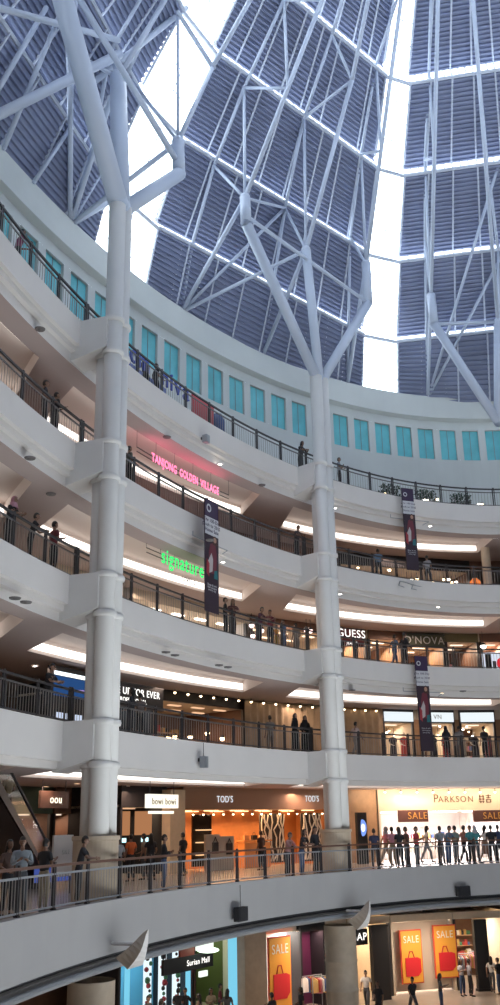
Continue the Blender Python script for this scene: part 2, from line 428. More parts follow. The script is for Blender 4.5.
# forked heads: thick struts from the shafts to knuckles that carry the roof trusses
def at_z(u, v, z):
    D = ray(u, v); return D * ((z - EYE) / D.z) + Vector((0, 0, EYE))
def plane_hit(u, v, t):
    """sight line met with the upright radial plane through the roof foot at t"""
    B = P(t, 4.2); a = np.array([B.x - CC[0], B.y - CC[1]]); n = np.array([a[1], -a[0]]); D = ray(u, v)
    k = (CC @ n) / (D.x * n[0] + D.y * n[1]); return D * k + Vector((0, 0, EYE))
K = {}
K['A1'] = plane_hit(246, 223, 1.068); K['A1t'] = plane_hit(245, 198, 1.068)
K['A3'] = plane_hit(368, 303, .565); K['A3t'] = plane_hit(366, 264, .565)
K['A2t'] = plane_hit(306, 250, .825)
K['B1'] = plane_hit(434, 324, .326); K['B1t'] = plane_hit(431, 296, .326)
K['B2t'] = plane_hit(498, 322, .122)
K['L3'] = plane_hit(179, 174, 1.34); K['L3t'] = plane_hit(178, 142, 1.34)
K['L2t'] = plane_hit(118, 78, 1.45)
K['L1'] = at_z(58, -18, 29.0)
def strut(mb, p, q, r, r2=None): mb.tube(p, q, r, r2, 16)
def head(i, label, links):
    root = thing('forked_strut', label, 'strut', colbase(i) + Vector((0, 0, TOPZ[i])))
    for p, q, r in links:
        b = MB(); b.tube(p, q, r, r, 20); b.ball(q, r * 1.02, n=16, k=8); b.ball(p, r * 1.02, n=16, k=8); b.build('strut_arm', STEEL, root, True)
    return root
def shaft_top(i, s=0): 
    c = colbase(i); n = inward(CT[i]); tn = (P(CT[i] + .01) - P(CT[i] - .01)).normalized()
    return c + n * .20 + tn * (.25 if s == 0 else -.27) + Vector((0, 0, TOPZ[i]))
mid = lambda i: (shaft_top(i, 0) + shaft_top(i, 1)) / 2
head(1, 'white three-armed fork on top of the second column cluster', [(shaft_top(1, 0), K['A1'], .25), (K['A1'], K['A1t'], .25), (mid(1), K['A2t'], .23), (shaft_top(1, 1), K['A3'], .25), (K['A3'], K['A3t'], .25)])
head(0, 'massive three-armed fork on top of the nearer column cluster', [(shaft_top(0, 0), K['L1'], .36), (mid(0), K['L2t'], .34), (shaft_top(0, 1), K['L3'], .28), (K['L3'], K['L3t'], .26)])
c2 = colbase(2) + Vector((0, 0, TOPZ[2]))
head(2, 'thick slanting strut coming in from the right edge over the parapet', [(c2, K['B1'], .25), (K['B1'], K['B1t'], .25), (c2, K['B2t'], .25)])

# roof trusses: foot on the parapet, upper chord along the louvres, lower chord over the knuckle
def truss(label, t, knuckle, lows, tops, webs, foot=None, r=.11):
    ft = foot or P(t, 4.0, 26.9)
    root = thing('roof_truss', label, 'truss', ft, 'roof trusses under the louvres')
    b = MB(); b.path([ft] + tops, .085, 8); b.build('upper_chord', STEEL, root, True)
    b = MB(); b.path([ft] + lows, r, 10); b.build('lower_chord', STEEL, root, True)
    for p, q in webs:
        b = MB(); b.tube(p, q, .075, n=8); b.ball(p, .11); b.build('web_member', STEEL, root, True)
    TR.append(root); return root
TR = []
pA = lambda l, t: [plane_hit(u, v, t) for u, v in l]
def under(l, off=.45): return [node(u, v, off) for u, v in l]
# A1
tp = under([(192, 245), (214, 166), (244, 88), (284, 0), (305, -45)]); lw = [K['A1t']] + under([(322, 0), (345, -60)], 3.)
truss('slim truss from the second column fork, rising beside the left skylight', 1.068, 'A1', lw, tp,
      [(K['A1t'], tp[1]), (K['A1t'], tp[2]), (lw[0].lerp(lw[1], .55), tp[2]), (lw[0].lerp(lw[1], .55), tp[3]), (lw[1], tp[3])])
# short props from the same foot
ft = P(1.068, 4.0, 26.9); tb = under([(285, 208)])[0]
def prop(label, p, q, r=.09):
    b = MB(); b.tube(p, q, r, n=10); b.ball(p, r); b.ball(q, r); b.build('brace', STEEL, TR[-1], True)
prop('thin brace fanning up from the wall foot left of the second column', ft, tb)
prop('thin low brace fanning from the wall foot to the middle strut', ft, K['A2t'])
# A2
tp = under([(285, 208), (304, 118), (332, 35), (346, -15)]); lw = [K['A2t']] + under([(352, 80), (368, 0), (380, -60)], 3.)
truss('slim truss rising from the straight middle arm of the second fork', .825, 'A2', lw, tp,
      [(K['A2t'], tp[0]), (K['A2t'], tp[1]), (lw[1], tp[1]), (lw[1], tp[2]), (K['A1t'], tp[0])])
# A3
tp = under([(350, 237), (361, 154), (376, 64), (397, 0), (405, -40)], .4); lw = [K['A3t']] + under([(401, 0), (412, -60)], 2.2)
truss('slim truss along the left edge of the middle skylight', .565, 'A3', lw, tp,
      [(K['A3t'], tp[0]), (K['A3t'], tp[1]), (lw[0].lerp(lw[1], .45), tp[1]), (lw[0].lerp(lw[1], .45), tp[2])])
# B1, B2
tp = under([(425, 240), (425, 160), (429, 70), (431, 0), (433, -40)], .4); lw = [K['B1t']] + under([(438, 0), (441, -60)], 2.4)
truss('slim truss right of the middle skylight above the slanting strut', .326, 'B1', lw, tp,
      [(K['B1t'], tp[0]), (K['B1t'], tp[1]), (lw[0].lerp(lw[1], .5), tp[1]), (lw[0].lerp(lw[1], .5), tp[2])])
tp = under([(498, 250), (486, 150), (478, 60), (470, -20)], .4); lw = [K['B2t']] + under([(473, 0), (468, -60)], 2.4)
truss('truss at the right edge of the roof', .122, 'B2', lw, tp, [(K['B2t'], tp[0]), (lw[0].lerp(lw[1], .5), tp[1])])
ft = P(.326, 4.0, 26.9)
prop('brace rising right from the wall foot behind the slanting strut', ft, under([(500, 160)])[0])
prop('lower brace rising right from the wall foot behind the slanting strut', ft, under([(502, 255)], .8)[0])
prop('straight tie between the two outer arms of the second fork', K['A1'].lerp(K['A1t'], .3), K['A3'])
prop('straight tie from the slanting strut to the right edge', K['B1'], K['B2t'], .1)
# around the near column
tp = under([(100, 175), (127, 74), (163, 0), (190, -40)], .5); lw = [K['L3t']] + under([(212, 68), (250, 0), (275, -50)], 2.8)
ftl = P(T(70, 4.0, 224), 4.0, 26.9)
truss('dark truss crossing the left skylight from the right arm of the near fork', 1.34, 'L3', lw, tp,
      [(K['L3t'], under([(132, 80)])[0]), (K['L3t'], under([(178, 14)])[0]), (lw[1], under([(178, 14)])[0])], foot=ftl)
tp = under([(94, 140), (110, 52), (140, 0), (160, -40)], .5); lw = [K['L2t']] + under([(165, 0), (190, -50)], 2.6)
truss('truss behind the near column, rising from its straight middle arm', 1.43, 'L2', lw, tp,
      [(K['L2t'], tp[0]), (K['L2t'], tp[1]), (K['L2t'], under([(66, 48)])[0])], foot=ftl)
tp = under([(69, 82), (66, 20), (70, -30)], .5); lw = under([(71, 45), (78, -30)], 1.6)
truss('truss nearest the left edge, standing straight up from the parapet', 1.43, 'L1', lw, tp, [(tp[0], lw[0])], foot=ftl)
prop('long tie running from the upper left corner down to the right arm of the near fork', under([(80, 0)], 2.5)[0], K['L3'].lerp(K['L3t'], .3), .13)
prop('thick tie running from the left edge up to the middle arm of the near fork', under([(-8, 118)], 2.2)[0], K['L2t'] + Vector((0, 0, 1.2)), .2)
prop('tie in the upper left corner crossing the massive arm', under([(-8, 6)], 2.0)[0], under([(118, 40)], 2.0)[0], .13)
prop('short brace across the left skylight up to the upper node', under([(178, 12)], .6)[0], under([(214, 68)], 1.2)[0])
prop('bar from the upper node down behind the near column head', under([(186, 8)], .6)[0], under([(84, 90)], .8)[0], .13)
prop('brace in the upper left corner leaning over the dark louvres', under([(-5, 95)], .6)[0], under([(46, 8)], .8)[0], .1)
prop('second brace in the upper left corner, lower end by the parapet', under([(4, 148)], .4)[0], under([(66, 0)], 1.2)[0], .1)
prop('brace over the louvres left of the massive arm', under([(34, 182)], .4)[0], under([(70, 128)], .9)[0], .09)
prop('brace from the wall foot over the sky to the near fork', ftl, under([(112, 200)], .9)[0], .13)
prop('brace from the wall foot up to the near fork, steeper one', ftl, under([(94, 145)], .9)[0], .13)

# ------------------------------------------------------------------ railings
def railing(label, L, t0, t1, e=0., spacing=1.85, wood=False, anchor=None):
    z = FLR[L] + (.08 if L == 0 else .06); d = e + .16
    t_mid = (t0 + t1) / 2; root = thing('balcony_railing', label, 'railing', P(t_mid, d, z), 'railings along the ringed balconies')
    ln = 0; n = 60; pr = [P(t0 + (t1 - t0) * i / n, d) for i in range(n + 1)]
    cum = [0]
    for a, b in zip(pr[:-1], pr[1:]): cum.append(cum[-1] + (b - a).length)
    tot = cum[-1]; tt = lambda s: float(np.interp(s, cum, [t0 + (t1 - t0) * i / n for i in range(n + 1)]))
    H = 1.02
    b = MB(); b.sweep([(d - .035, z + H - .03), (d + .035, z + H - .03), (d + .035, z + H + .035), (d - .035, z + H + .035)], t0, t1, 48, closed=True); b.build('handrail', WOODR if wood else DARK, root)
    b = MB(); b.sweep([(d - .02, z + H - .22), (d + .02, z + H - .22), (d + .02, z + H - .17), (d - .02, z + H - .17)], t0, t1, 48, closed=True)
    b.sweep([(d - .02, z + .06), (d + .02, z + .06), (d + .02, z + .10), (d - .02, z + .10)], t0, t1, 48, closed=True); b.build('rail_bar', GREYM if L == 0 else RAILM, root)
    N = max(1, round(tot / spacing)); ss = [tot * i / N for i in range(N + 1)]
    if anchor is not None:                        # one post stands at oval parameter anchor
        s_a = cum[int(min(n, max(0, (anchor - t0) / (t1 - t0) * n)))]; ss = [s_a + spacing * k for k in range(-60, 60) if 0 < s_a + spacing * k < tot]; ss = [0] + ss + [tot]
    for s in ss:
        t = tt(s); b = MB(); M = frame(t, d, z); b.box(M, .055, H + .04, .05, c=(-.05, H / 2, 0)); b.box(M, .035, H + .04, .05, c=(.045, H / 2, 0)); b.box(M, .16, .04, .10, c=(0, .02, 0)); b.box(M, .08, .07, .06, c=(0, H + .05, 0))
        b.build('post', DARK, root)
    for s0, s1 in zip(ss[:-1], ss[1:]):
        b = MB(); k = int((s1 - s0) / .16)
        for i in range(1, k):
            t = tt(s0 + (s1 - s0) * i / k); p = P(t, d, z + .08); b.tube(p, p + Vector((0, 0, H - .28)), .012, n=4, caps=False)
        b.build('baluster_panel', BAL, root)
names = {1: 'lowest upper balcony', 2: 'second balcony up', 3: 'third balcony up', 4: 'topmost balcony'}
for L in range(1, 5):
    railing('dark railing on the %s, from the left edge to the first column' % names[L], L, 2.05, 1.535, spacing=1.9)
    railing('dark railing on the %s, between the two columns' % names[L], L, 1.53, .89, spacing=1.88, anchor=T(137.5, .16, 375) if L == 4 else None)
    railing('dark railing on the %s, right of the second column' % names[L], L, .885, .02, spacing=1.58, anchor=T(419.5, .16, 495) if L == 4 else None)
railing('brown-topped railing all along the ground floor ring', 0, 2.05, .10, e=-1.9, spacing=2.0, wood=True, anchor=T(66, -1.74, 885))

# ------------------------------------------------------------------ people
def skin_mesh(name, pts, edges, rad, root=0, sub=1, flat=None):
    me = bpy.data.meshes.new(name + '_cage'); me.from_pydata([Vector(p) for p in pts], edges, []); me.update()
    o = bpy.data.objects.new(name + '_cage', me); COL.objects.link(o)
    md = o.modifiers.new('s', 'SKIN'); md.use_smooth_shade = True
    for i, sv in enumerate(me.skin_vertices[0].data):
        r = rad[i]; sv.radius = r if isinstance(r, tuple) else (r, r); sv.use_root = (i == root)
    md.branch_smoothing = .3
    s = o.modifiers.new('u', 'SUBSURF'); s.levels = sub; s.render_levels = sub
    dg = bpy.context.evaluated_depsgraph_get(); out = bpy.data.meshes.new_from_object(o.evaluated_get(dg))
    bpy.data.objects.remove(o); bpy.data.meshes.remove(me); out.name = name; out.shade_smooth(); return out
HAIRM = mat('dark_hair', (.012, .009, .008), .5)
SKINM = mat('skin', (.22, .12, .08), .5)
EYEM = mat('eye', (.02, .015, .012), .2)
SHOEM = mat('shoe_leather', (.02, .018, .018), .4)
def cloth(name, c): return mat('cloth_' + name, c, .85, noise=.12, nscale=9)
def skeleton(pose):
    lean = {'stand': .0, 'lean': -.10, 'walk': -.03, 'hold': 0., 'crossed': 0.}[pose]
    J = dict(pelvis=(0, 0, .95), waist=(0, lean * .4, 1.10), chest=(0, lean, 1.28), nb=(0, lean * 1.15, 1.43), neck=(0, lean * 1.3 - .01, 1.49),
             chin=(0, lean * 1.5 - .03, 1.545), face=(0, lean * 1.45 - .015, 1.61), top=(0, lean * 1.6, 1.665))
    for s, k in ((-1, 'R'), (1, 'L')):
        J['hip' + k] = (s * .09, 0, .88); J['knee' + k] = (s * .10, -.015, .49); J['ank' + k] = (s * .10, .02, .085); J['toe' + k] = (s * .115, -.15, .035)
        J['sh' + k] = (s * .175, lean * 1.1, 1.385); J['el' + k] = (s * .225, lean + .03, 1.12); J['wr' + k] = (s * .225, lean - .06, .89)
        if pose == 'lean': J['el' + k] = (s * .24, -.26, 1.17); J['wr' + k] = (s * .09, -.43, 1.165)
        if pose == 'hold': J['el' + k] = (s * .22, -.02, 1.13); J['wr' + k] = (s * .10, -.26, 1.22)
        if pose == 'crossed': J['el' + k] = (s * .23, -.06, 1.14); J['wr' + k] = (-s * .06, -.21, 1.17 + .03 * s)
        if pose == 'walk':
            J['knee' + k] = (s * .10, -.02 - .17 * s, .50); J['ank' + k] = (s * .10, -.28 * s + .06, .10 if s > 0 else .14)
            J['toe' + k] = (s * .11, -.28 * s - .11, .035 if s > 0 else .05); J['wr' + k] = (s * .22, -.05 + .22 * s, .93); J['el' + k] = (s * .23, .03 + .10 * s, 1.13)
        if pose == 'stand' and s < 0: J['wr' + k] = (-.16, -.22, 1.02); J['knee' + k] = (-.12, -.06, .49); J['ank' + k] = (-.14, .0, .085); J['toe' + k] = (-.19, -.16, .035)
    return J
def ellipsoid(c, r, jaw=0., n=16, k=10, keep=None):
    V = []; F = []
    for j in range(k + 1):
        th = PI * j / k; z = -math.cos(th); q = math.sin(th)
        for i in range(n):
            a = 2 * PI * i / n; x = q * math.cos(a); y = q * math.sin(a); nar = 1 - jaw * max(0, -z) * (1 if y < .3 else .4)
            V.append(Vector((c[0] + r[0] * x * nar, c[1] + r[1] * y * (nar if y > 0 else (1 - jaw * .35 * max(0, -z))), c[2] + r[2] * z)))
    for j in range(k):
        for i in range(n):
            i2 = (i + 1) % n; f = (j*n + i, j*n + i2, (j+1)*n + i2, (j+1)*n + i); m_ = sum((V[q] for q in f), Vector()) / 4 - Vector(c)
            if keep is None or keep(m_): F.append(f)
    return V, F
def merge(me, parts):
    V = [v.co.copy() for v in me.vertices]; F = [tuple(p.vertices) for p in me.polygons]
    for v, f in parts: b = len(V); V += v; F += [tuple(b + i for i in q) for q in f]
    out = bpy.data.meshes.new(me.name); out.from_pydata([tuple(v) for v in V], [], F); out.shade_smooth(); out.update(); return out
def proto_body(pose):
    J = skeleton(pose); N = []; R = []; E = []; ix = {}
    def add(n, p, r, par=None):
        ix[n] = len(N); N.append(p); R.append(r)
        if par is not None: E.append((ix[par], ix[n]))
    add('pelvis', J['pelvis'], (.12, .088)); add('waist', J['waist'], (.105, .076), 'pelvis'); add('chest', J['chest'], (.125, .086), 'waist')
    add('nb', J['nb'], (.055, .048), 'chest'); add('neck', J['neck'], .050, 'nb'); add('chin', tuple(Vector(J['neck']).lerp(Vector(J['face']), .65) + Vector((0, .02, 0))), .048, 'neck')
    for k, s in (('R', -1), ('L', 1)):
        add('hip' + k, J['hip' + k], .088, 'pelvis'); add('knee' + k, J['knee' + k], .055, 'hip' + k); 
        kn = Vector(J['knee' + k]); an = Vector(J['ank' + k]); add('calf' + k, tuple(kn.lerp(an, .35) + Vector((0, .02, 0))), .052, 'knee' + k)
        add('ank' + k, J['ank' + k], .036, 'calf' + k); add('toe' + k, J['toe' + k], (.04, .028), 'ank' + k)
        add('sh' + k, J['sh' + k], .055, 'chest'); add('el' + k, J['el' + k], .040, 'sh' + k); add('wr' + k, J['wr' + k], .026, 'el' + k)
        w = Vector(J['wr' + k]); d = (w - Vector(J['el' + k])).normalized(); side = Vector((1, 0, 0)) if abs(d.x) < .6 else Vector((0, 0, 1))
        side = (side - d * side.dot(d)).normalized(); nn = d.cross(side) * (1 if s > 0 else -1)
        add('palm' + k, tuple(w + d * .06), (.034, .02), 'wr' + k)
        for q in range(4):
            o = side * ((q - 1.5) * .019); ln = (.062, .075, .08, .068)[q] if s > 0 else (.068, .08, .075, .062)[q]
            add('f%d' % q + k, tuple(w + d * .10 + o), .0095, 'palm' + k); add('g%d' % q + k, tuple(w + d * (.10 + ln * .5) + o + nn * -.008), .0088, 'f%d' % q + k)
            add('h%d' % q + k, tuple(w + d * (.10 + ln * .9) + o + nn * -.026), .0075, 'g%d' % q + k)
        th = side * -.045 * (1 if s > 0 else -1); add('t0' + k, tuple(w + d * .045 + th * .8), .012, 'palm' + k); add('t1' + k, tuple(w + d * .085 + th * 1.25 - nn * .01), .009, 't0' + k)
    me = skin_mesh('person', N, E, R); f = Vector(J['face']); hd = ellipsoid(f + Vector((0, 0, .005)), (.074, .095, .118), jaw=.30)
    nose = ellipsoid(f + Vector((0, -.097, -.012)), (.010, .013, .024)); ears = [ellipsoid(f + Vector((q * .076, .012, -.005)), (.011, .020, .032)) for q in (-1, 1)]; lip = ellipsoid(f + Vector((0, -.082, -.058)), (.024, .012, .010))
    return merge(me, [hd, nose, lip] + ears), J
def proto_shirt(J, sleeve):
    N = [J['pelvis'], J['waist'], J['chest'], J['nb']]; R = [(.165, .125), (.146, .112), (.168, .122), (.080, .068)]; E = [(0, 1), (1, 2), (2, 3)]
    N[0] = (N[0][0], N[0][1], .87); N[3] = (N[3][0], N[3][1], N[3][2] + .015)
    for k in 'RL':
        b = len(N); s = Vector(J['sh' + k]); e = Vector(J['el' + k]); wv = Vector(J['wr' + k])
        N += [tuple(s)]; R += [.070]; E += [(2, b)]
        if sleeve == 'short': N += [tuple(s.lerp(e, .75))]; R += [.062]; E += [(b, b + 1)]
        else: N += [tuple(e), tuple(e.lerp(wv, .95))]; R += [.055, .038]; E += [(b, b + 1), (b + 1, b + 2)]
    return skin_mesh('shirt', N, E, R)
def proto_trousers(J):
    N = [(0, 0, .94), (J['waist'][0], J['waist'][1], 1.07)]; R = [(.155, .115), (.135, .10)]; E = [(0, 1)]
    for k in 'RL':
        b = len(N); kn = Vector(J['knee' + k]); an = Vector(J['ank' + k])
        N += [J['hip' + k], tuple(kn), tuple(kn.lerp(an, .92))]; R += [.103, .072, .062]; E += [(0, b), (b, b + 1), (b + 1, b + 2)]
    return skin_mesh('trousers', N, E, R)
def proto_shoe(J, k):
    a = Vector(J['ank' + k]); t = Vector(J['toe' + k])
    return skin_mesh('shoe', [tuple(a + Vector((0, .03, -.03))), tuple(a.lerp(t, .4) + Vector((0, 0, -.012))), tuple(t + Vector((0, -.02, .0)))], [(0, 1), (1, 2)], [.042, (.045, .04), (.043, .03)])
def lathe_mesh(name, prof, p, sc=(1, 1, 1), cut=None, n=20):
    b = MB(); b.lathe(prof, p, n, 0, sc)
    me = bpy.data.meshes.new(name); me.from_pydata([tuple(v) for v in b.v], [], b.f); me.shade_smooth(); return me
def proto_hair(J, kind):
    f = Vector(J['face']) + Vector((0, .004, .010)); me = bpy.data.meshes.new('hair' if kind != 'scarf' else 'headscarf')
    if kind == 'short': V, F = ellipsoid(f, (.084, .105, .126), keep=lambda p: p.z > -.06 and (p.y > -.01 or p.z > .055))
    else: V, F = ellipsoid(f, (.088, .108, .128) if kind == 'long' else (.094, .112, .132), keep=lambda p: (p.y > -.03 or p.z > (.06 if kind == 'long' else .07)))
    if kind != 'short':
        z0, w0 = (-.28, .10) if kind == 'long' else (-.25, .17)
        b = len(V); n = 12
        for j in range(5):
            q = j / 4
            for i in range(n):
                a = (-.15 + 1.3 * i / (n - 1)) * PI if kind == 'long' else 2 * PI * i / (n - 1); rx = .088 + (w0 - .088) * q; ry = (.095 - .045 * q) if kind == 'long' else (.085 + .045 * q)
                V.append(f + Vector((rx * math.cos(a), (.03 + .03 * q if kind == 'long' else .03 * (1 - q) + .005) + ry * math.sin(a), -.02 + (z0 + .02) * q - (.05 if kind == 'scarf' and q == 0 else 0))))
        for j in range(4):
            for i in range(n - 1): F.append((b + j*n + i, b + j*n + i + 1, b + (j+1)*n + i + 1, b + (j+1)*n + i))
    me.from_pydata([tuple(v) for v in V], [], F); me.shade_smooth(); return me
def proto_robe(J, short=False):
    c = Vector(J['chest']); z0 = .45 if short else .03
    pr = [(.24, z0), (.23, z0 + .1), (.20, .75), (.185, .95), (.16, 1.12), (.17, 1.28), (.14, 1.40), (.07, 1.45)]
    return lathe_mesh('robe' if not short else 'skirt', pr[:4] + ([(.15, 1.02)] if short else pr[4:]), (0, 0, 0), (1, .78, 1))
def proto_eyes(J):
    f = Vector(J['face']); b = MB()
    for s in (-1, 1): b.ball(f + Vector((s * .028, -.083, .018)), .010, n=6, k=4)
    me = bpy.data.meshes.new('eyes'); me.from_pydata([tuple(v) for v in b.v], [], b.f); return me
POSE = {}
for ps in ('stand', 'lean', 'walk', 'hold', 'crossed'):
    bm_, J = proto_body(ps)
    POSE[ps] = dict(body=bm_, short=proto_shirt(J, 'short'), long=proto_shirt(J, 'long'), trousers=proto_trousers(J), shoeR=proto_shoe(J, 'R'), shoeL=proto_shoe(J, 'L'),
                    hshort=proto_hair(J, 'short'), hlong=proto_hair(J, 'long'), scarf=proto_hair(J, 'scarf'), robe=proto_robe(J), skirt=proto_robe(J, True), eyes=proto_eyes(J))
def wear(name, me, m_, parent):
    if not me.materials: me.materials.append(m_)
    o = bpy.data.objects.new(name, me); COL.objects.link(o); o.parent = parent; o.material_slots[0].link = 'OBJECT'; o.material_slots[0].material = m_; return o
NP = 0
def person(label, t, d, z, face=0., pose='stand', top=(.02, .02, .025), bottom=(.02, .02, .03), hair='short', sleeve='short', robe=False, scale=1., sex=None, group='people', scarfc=None, bare=False):
    """face: turn in degrees away from looking into the void"""
    global NP; NP += 1
    p = POSE[pose]; me = p['body']
    if not me.materials: me.materials.append(SKINM)
    o = bpy.data.objects.new('person', me); COL.objects.link(o)
    o.location = P(t, d, z); o.rotation_euler = (0, 0, heading(t) + math.radians(face)); o.scale = (scale,) * 3
    tag(o, label, 'person', group)
    ct = cloth('%.2f_%.2f_%.2f' % top, top); cb = cloth('%.2f_%.2f_%.2f' % bottom, bottom)
    if robe: wear('robe', p['robe'], ct, o); wear('sleeves', p['long'], ct, o)
    else:
        wear('shirt', p[sleeve], ct, o)
        wear('skirt' if bare else 'trousers', p['skirt'] if bare else p['trousers'], cb, o)
    if hair == 'scarf': wear('headscarf', p['scarf'], cloth('%.2f_%.2f_%.2f' % (scarfc or top), scarfc or top), o)
    else: wear('hair', p['h' + hair], HAIRM, o)
    wear('shoe', p['shoeR'], SHOEM, o); wear('shoe', p['shoeL'], SHOEM, o); wear('eyes', p['eyes'], EYEM, o)
    return o
def man(label, u, L, d=.55, **k):
    z = FLR[L] if L >= 0 else LOW
    v = {0: 850, 1: 730, 2: 640, 3: 560, 4: 480, -1: 970}[L]
    return person(label, tu(u, d, z + 1.3), d, z, **k)
BK = (.02, .02, .025); NV = (.03, .04, .09); GR = (.22, .24, .27); LB = (.35, .42, .5); MR = (.18, .03, .05); TL = (.06, .25, .27); KH = (.28, .23, .16); WH = (.6, .58, .56); PK = (.55, .25, .3); JN = (.05, .08, .16); RD = (.5, .05, .06); DG = (.06, .065, .075)
G0 = 'people at the ground floor railing'
D0 = -1.35
man('person in light grey shirt and dark trousers, at the far left of the ground railing', 22, 0, D0, top=(.24, .27, .30), bottom=DG, pose='hold', face=-60, scale=1.04, sleeve='long', group=G0)
man('dark brown clothed person half behind the grey-shirted one at the left edge', 9, 0, -.9, top=(.10, .06, .05), bottom=BK, hair='long', face=-30, group=G0)
man('person in black top and khaki trousers facing the grey-shirted one', 45, 0, D0, top=BK, bottom=KH, pose='hold', face=70, group=G0)
man('person all in black leaning on the rail in front of the first column base', 79, 0, -1.25, top=BK, bottom=BK, pose='lean', face=20, scale=1.02, sleeve='short', group=G0)
man('pale-shirted person standing behind the rail just right of the first column', 118, 0, .3, top=(.28, .27, .27), bottom=KH, face=150, group=G0)
man('slim person in dark jacket and jeans leaning back on the ground rail', 164, 0, -1.2, top=BK, bottom=JN, pose='crossed', face=35, sleeve='long', group=G0)
man('person in pink striped top at the ground rail, left of the trio', 287, 0, D0, top=(.38, .20, .20), bottom=BK, pose='lean', face=0, sleeve='long', scale=.97, group=G0)
man('long-haired person in black between pink top and tall dark figure', 301, 0, D0, top=BK, bottom=JN, hair='long', pose='lean', face=10, scale=1.03, group=G0)
man('tall dark figure at the rail touching the second column', 315, 0, D0, top=BK, bottom=BK, pose='stand', face=0, sleeve='long', scale=1.09, group=G0)
man('dark blue clothed person beside the oval advertising screen', 374, 0, -.6, top=NV, bottom=DG, pose='stand', face=140, group=G0)
right = [(392, -.2, PK, KH, 'short', 'stand', 160, 'person in pink top at the left end of the shop crowd, near the wooden wall'), (399, D0, BK, BK, 'long', 'stand', 170, 'black-clad person with long hair leading the railing crowd'),
 (406, -1.2, (.10, .05, .04), DG, 'short', 'stand', 200, 'stocky person in dark brown, shoulder to shoulder with red shirt'), (416, D0, RD, DG, 'short', 'hold', 20, 'person in bright red shirt at the ground rail'),
 (440, D0, GR, DG, 'short', 'stand', 160, 'grey-shirted person right after the gap in the crowd'), (447, D0, (.12, .17, .25), JN, 'short', 'lean', 15, 'person in blue shirt and jeans leaning on the rail in the crowd'),
 (455, -1.1, (.16, .2, .18), DG, 'short', 'stand', 190, 'person in grey-green shirt in the crowd'), (463, -.5, (.25, .12, .1), BK, 'short', 'walk', 90, 'person in rust top walking behind the crowd'),
 (470, D0, TL, BK, 'short', 'stand', 0, 'person in teal shirt in the crowd under the shop sign'), (475, -.9, TL, DG, 'scarf', 'stand', 170, 'person in teal top and scarf behind the teal shirt'),
 (484, -.8, WH, (.25, .13, .09), 'long', 'walk', 80, 'person in white top and short skirt striding past'), (491, D0, BK, BK, 'short', 'stand', 150, 'dark figure near the right end of the ground rail'),
 (498, -1.1, NV, BK, 'short', 'stand', 180, 'navy-clad person at the very right end of the ground rail'), (426, 2.5, WH, GR, 'long', 'walk', 60, 'person in white inside the bright store entrance'), (385, 1.5, (.5, .2, .25), KH, 'scarf', 'walk', 60, 'person in rose scarf entering the bright store')]
for u, d, tp_, bt, hr, ps, fc, lb in right: man(lb, u, 0, d, top=tp_, bottom=bt, hair=hr, pose=ps, face=fc, scale=1.03, bare='skirt' in lb, group='crowd before the bright store', scarfc=(.3, .3, .32))
man('orange-clad shopper outside the dark shops on the ground floor', 131, 0, 3.2, top=(.55, .12, .03), bottom=BK, face=160, group='ground floor shoppers')
man('khaki-shirted shopper outside the dark shops, right of the orange one', 144, 0, 3.4, top=(.25, .2, .15), bottom=DG, face=200, group='ground floor shoppers')
man('black-clad shopper right of the khaki shirt on the ground floor', 151, 0, 3.0, top=BK, bottom=BK, face=120, hair='long', group='ground floor shoppers')
man('dark shopper at the left end of the orange shop', 183, 0, 3.6, top=BK, bottom=BK, face=180, group='ground floor shoppers')
man('dark shopper seen over the rail before the tall white-branched display', 261, 0, 3.6, top=(.08, .04, .03), bottom=BK, face=180, group='ground floor shoppers')
# first balcony
man('dark figure leaning on the lowest upper balcony, left of the first column', 47, 1, .5, top=BK, bottom=BK, pose='lean', scale=1.03)
man('dark-haired person in black under the professional make-up sign', 132, 1, 1.1, top=BK, bottom=BK, pose='stand', face=200, sleeve='long', scale=1.08, hair='long')
man('person in grey-brown beside the black one under the make-up sign', 140, 1, 1.1, top=(.12, .09, .08), bottom=BK, face=150)
man('faint grey person by the curtain wall, left of the two black robes', 270, 1, 1.6, top=(.20, .17, .14), bottom=(.15, .12, .1), face=160)
man('person in flowing black robe and headscarf, the left one of the pair', 295, 1, .6, top=(.008, .008, .009), robe=True, hair='scarf', face=10, scale=1.02)
man('person in flowing black robe and headscarf, the right one of the pair', 305, 1, .7, top=(.008, .008, .009), robe=True, hair='scarf', face=-30)
man('person in pale pink shirt and grey trousers walking before the curtain', 355, 1, 1.2, top=(.42, .33, .32), bottom=(.25, .22, .2), pose='walk', face=90)
man('dark figure before the middle lit shop header on the lowest upper balcony', 446, 1, 1.4, top=BK, bottom=BK, face=180, hair='scarf')
man('grey-shirted figure between two lit shop headers', 459, 1, 1.2, top=(.2, .18, .17), bottom=(.18, .16, .15), face=170)
man('black figure before the right lit shop header', 484, 1, 1.3, top=BK, bottom=BK, face=190)
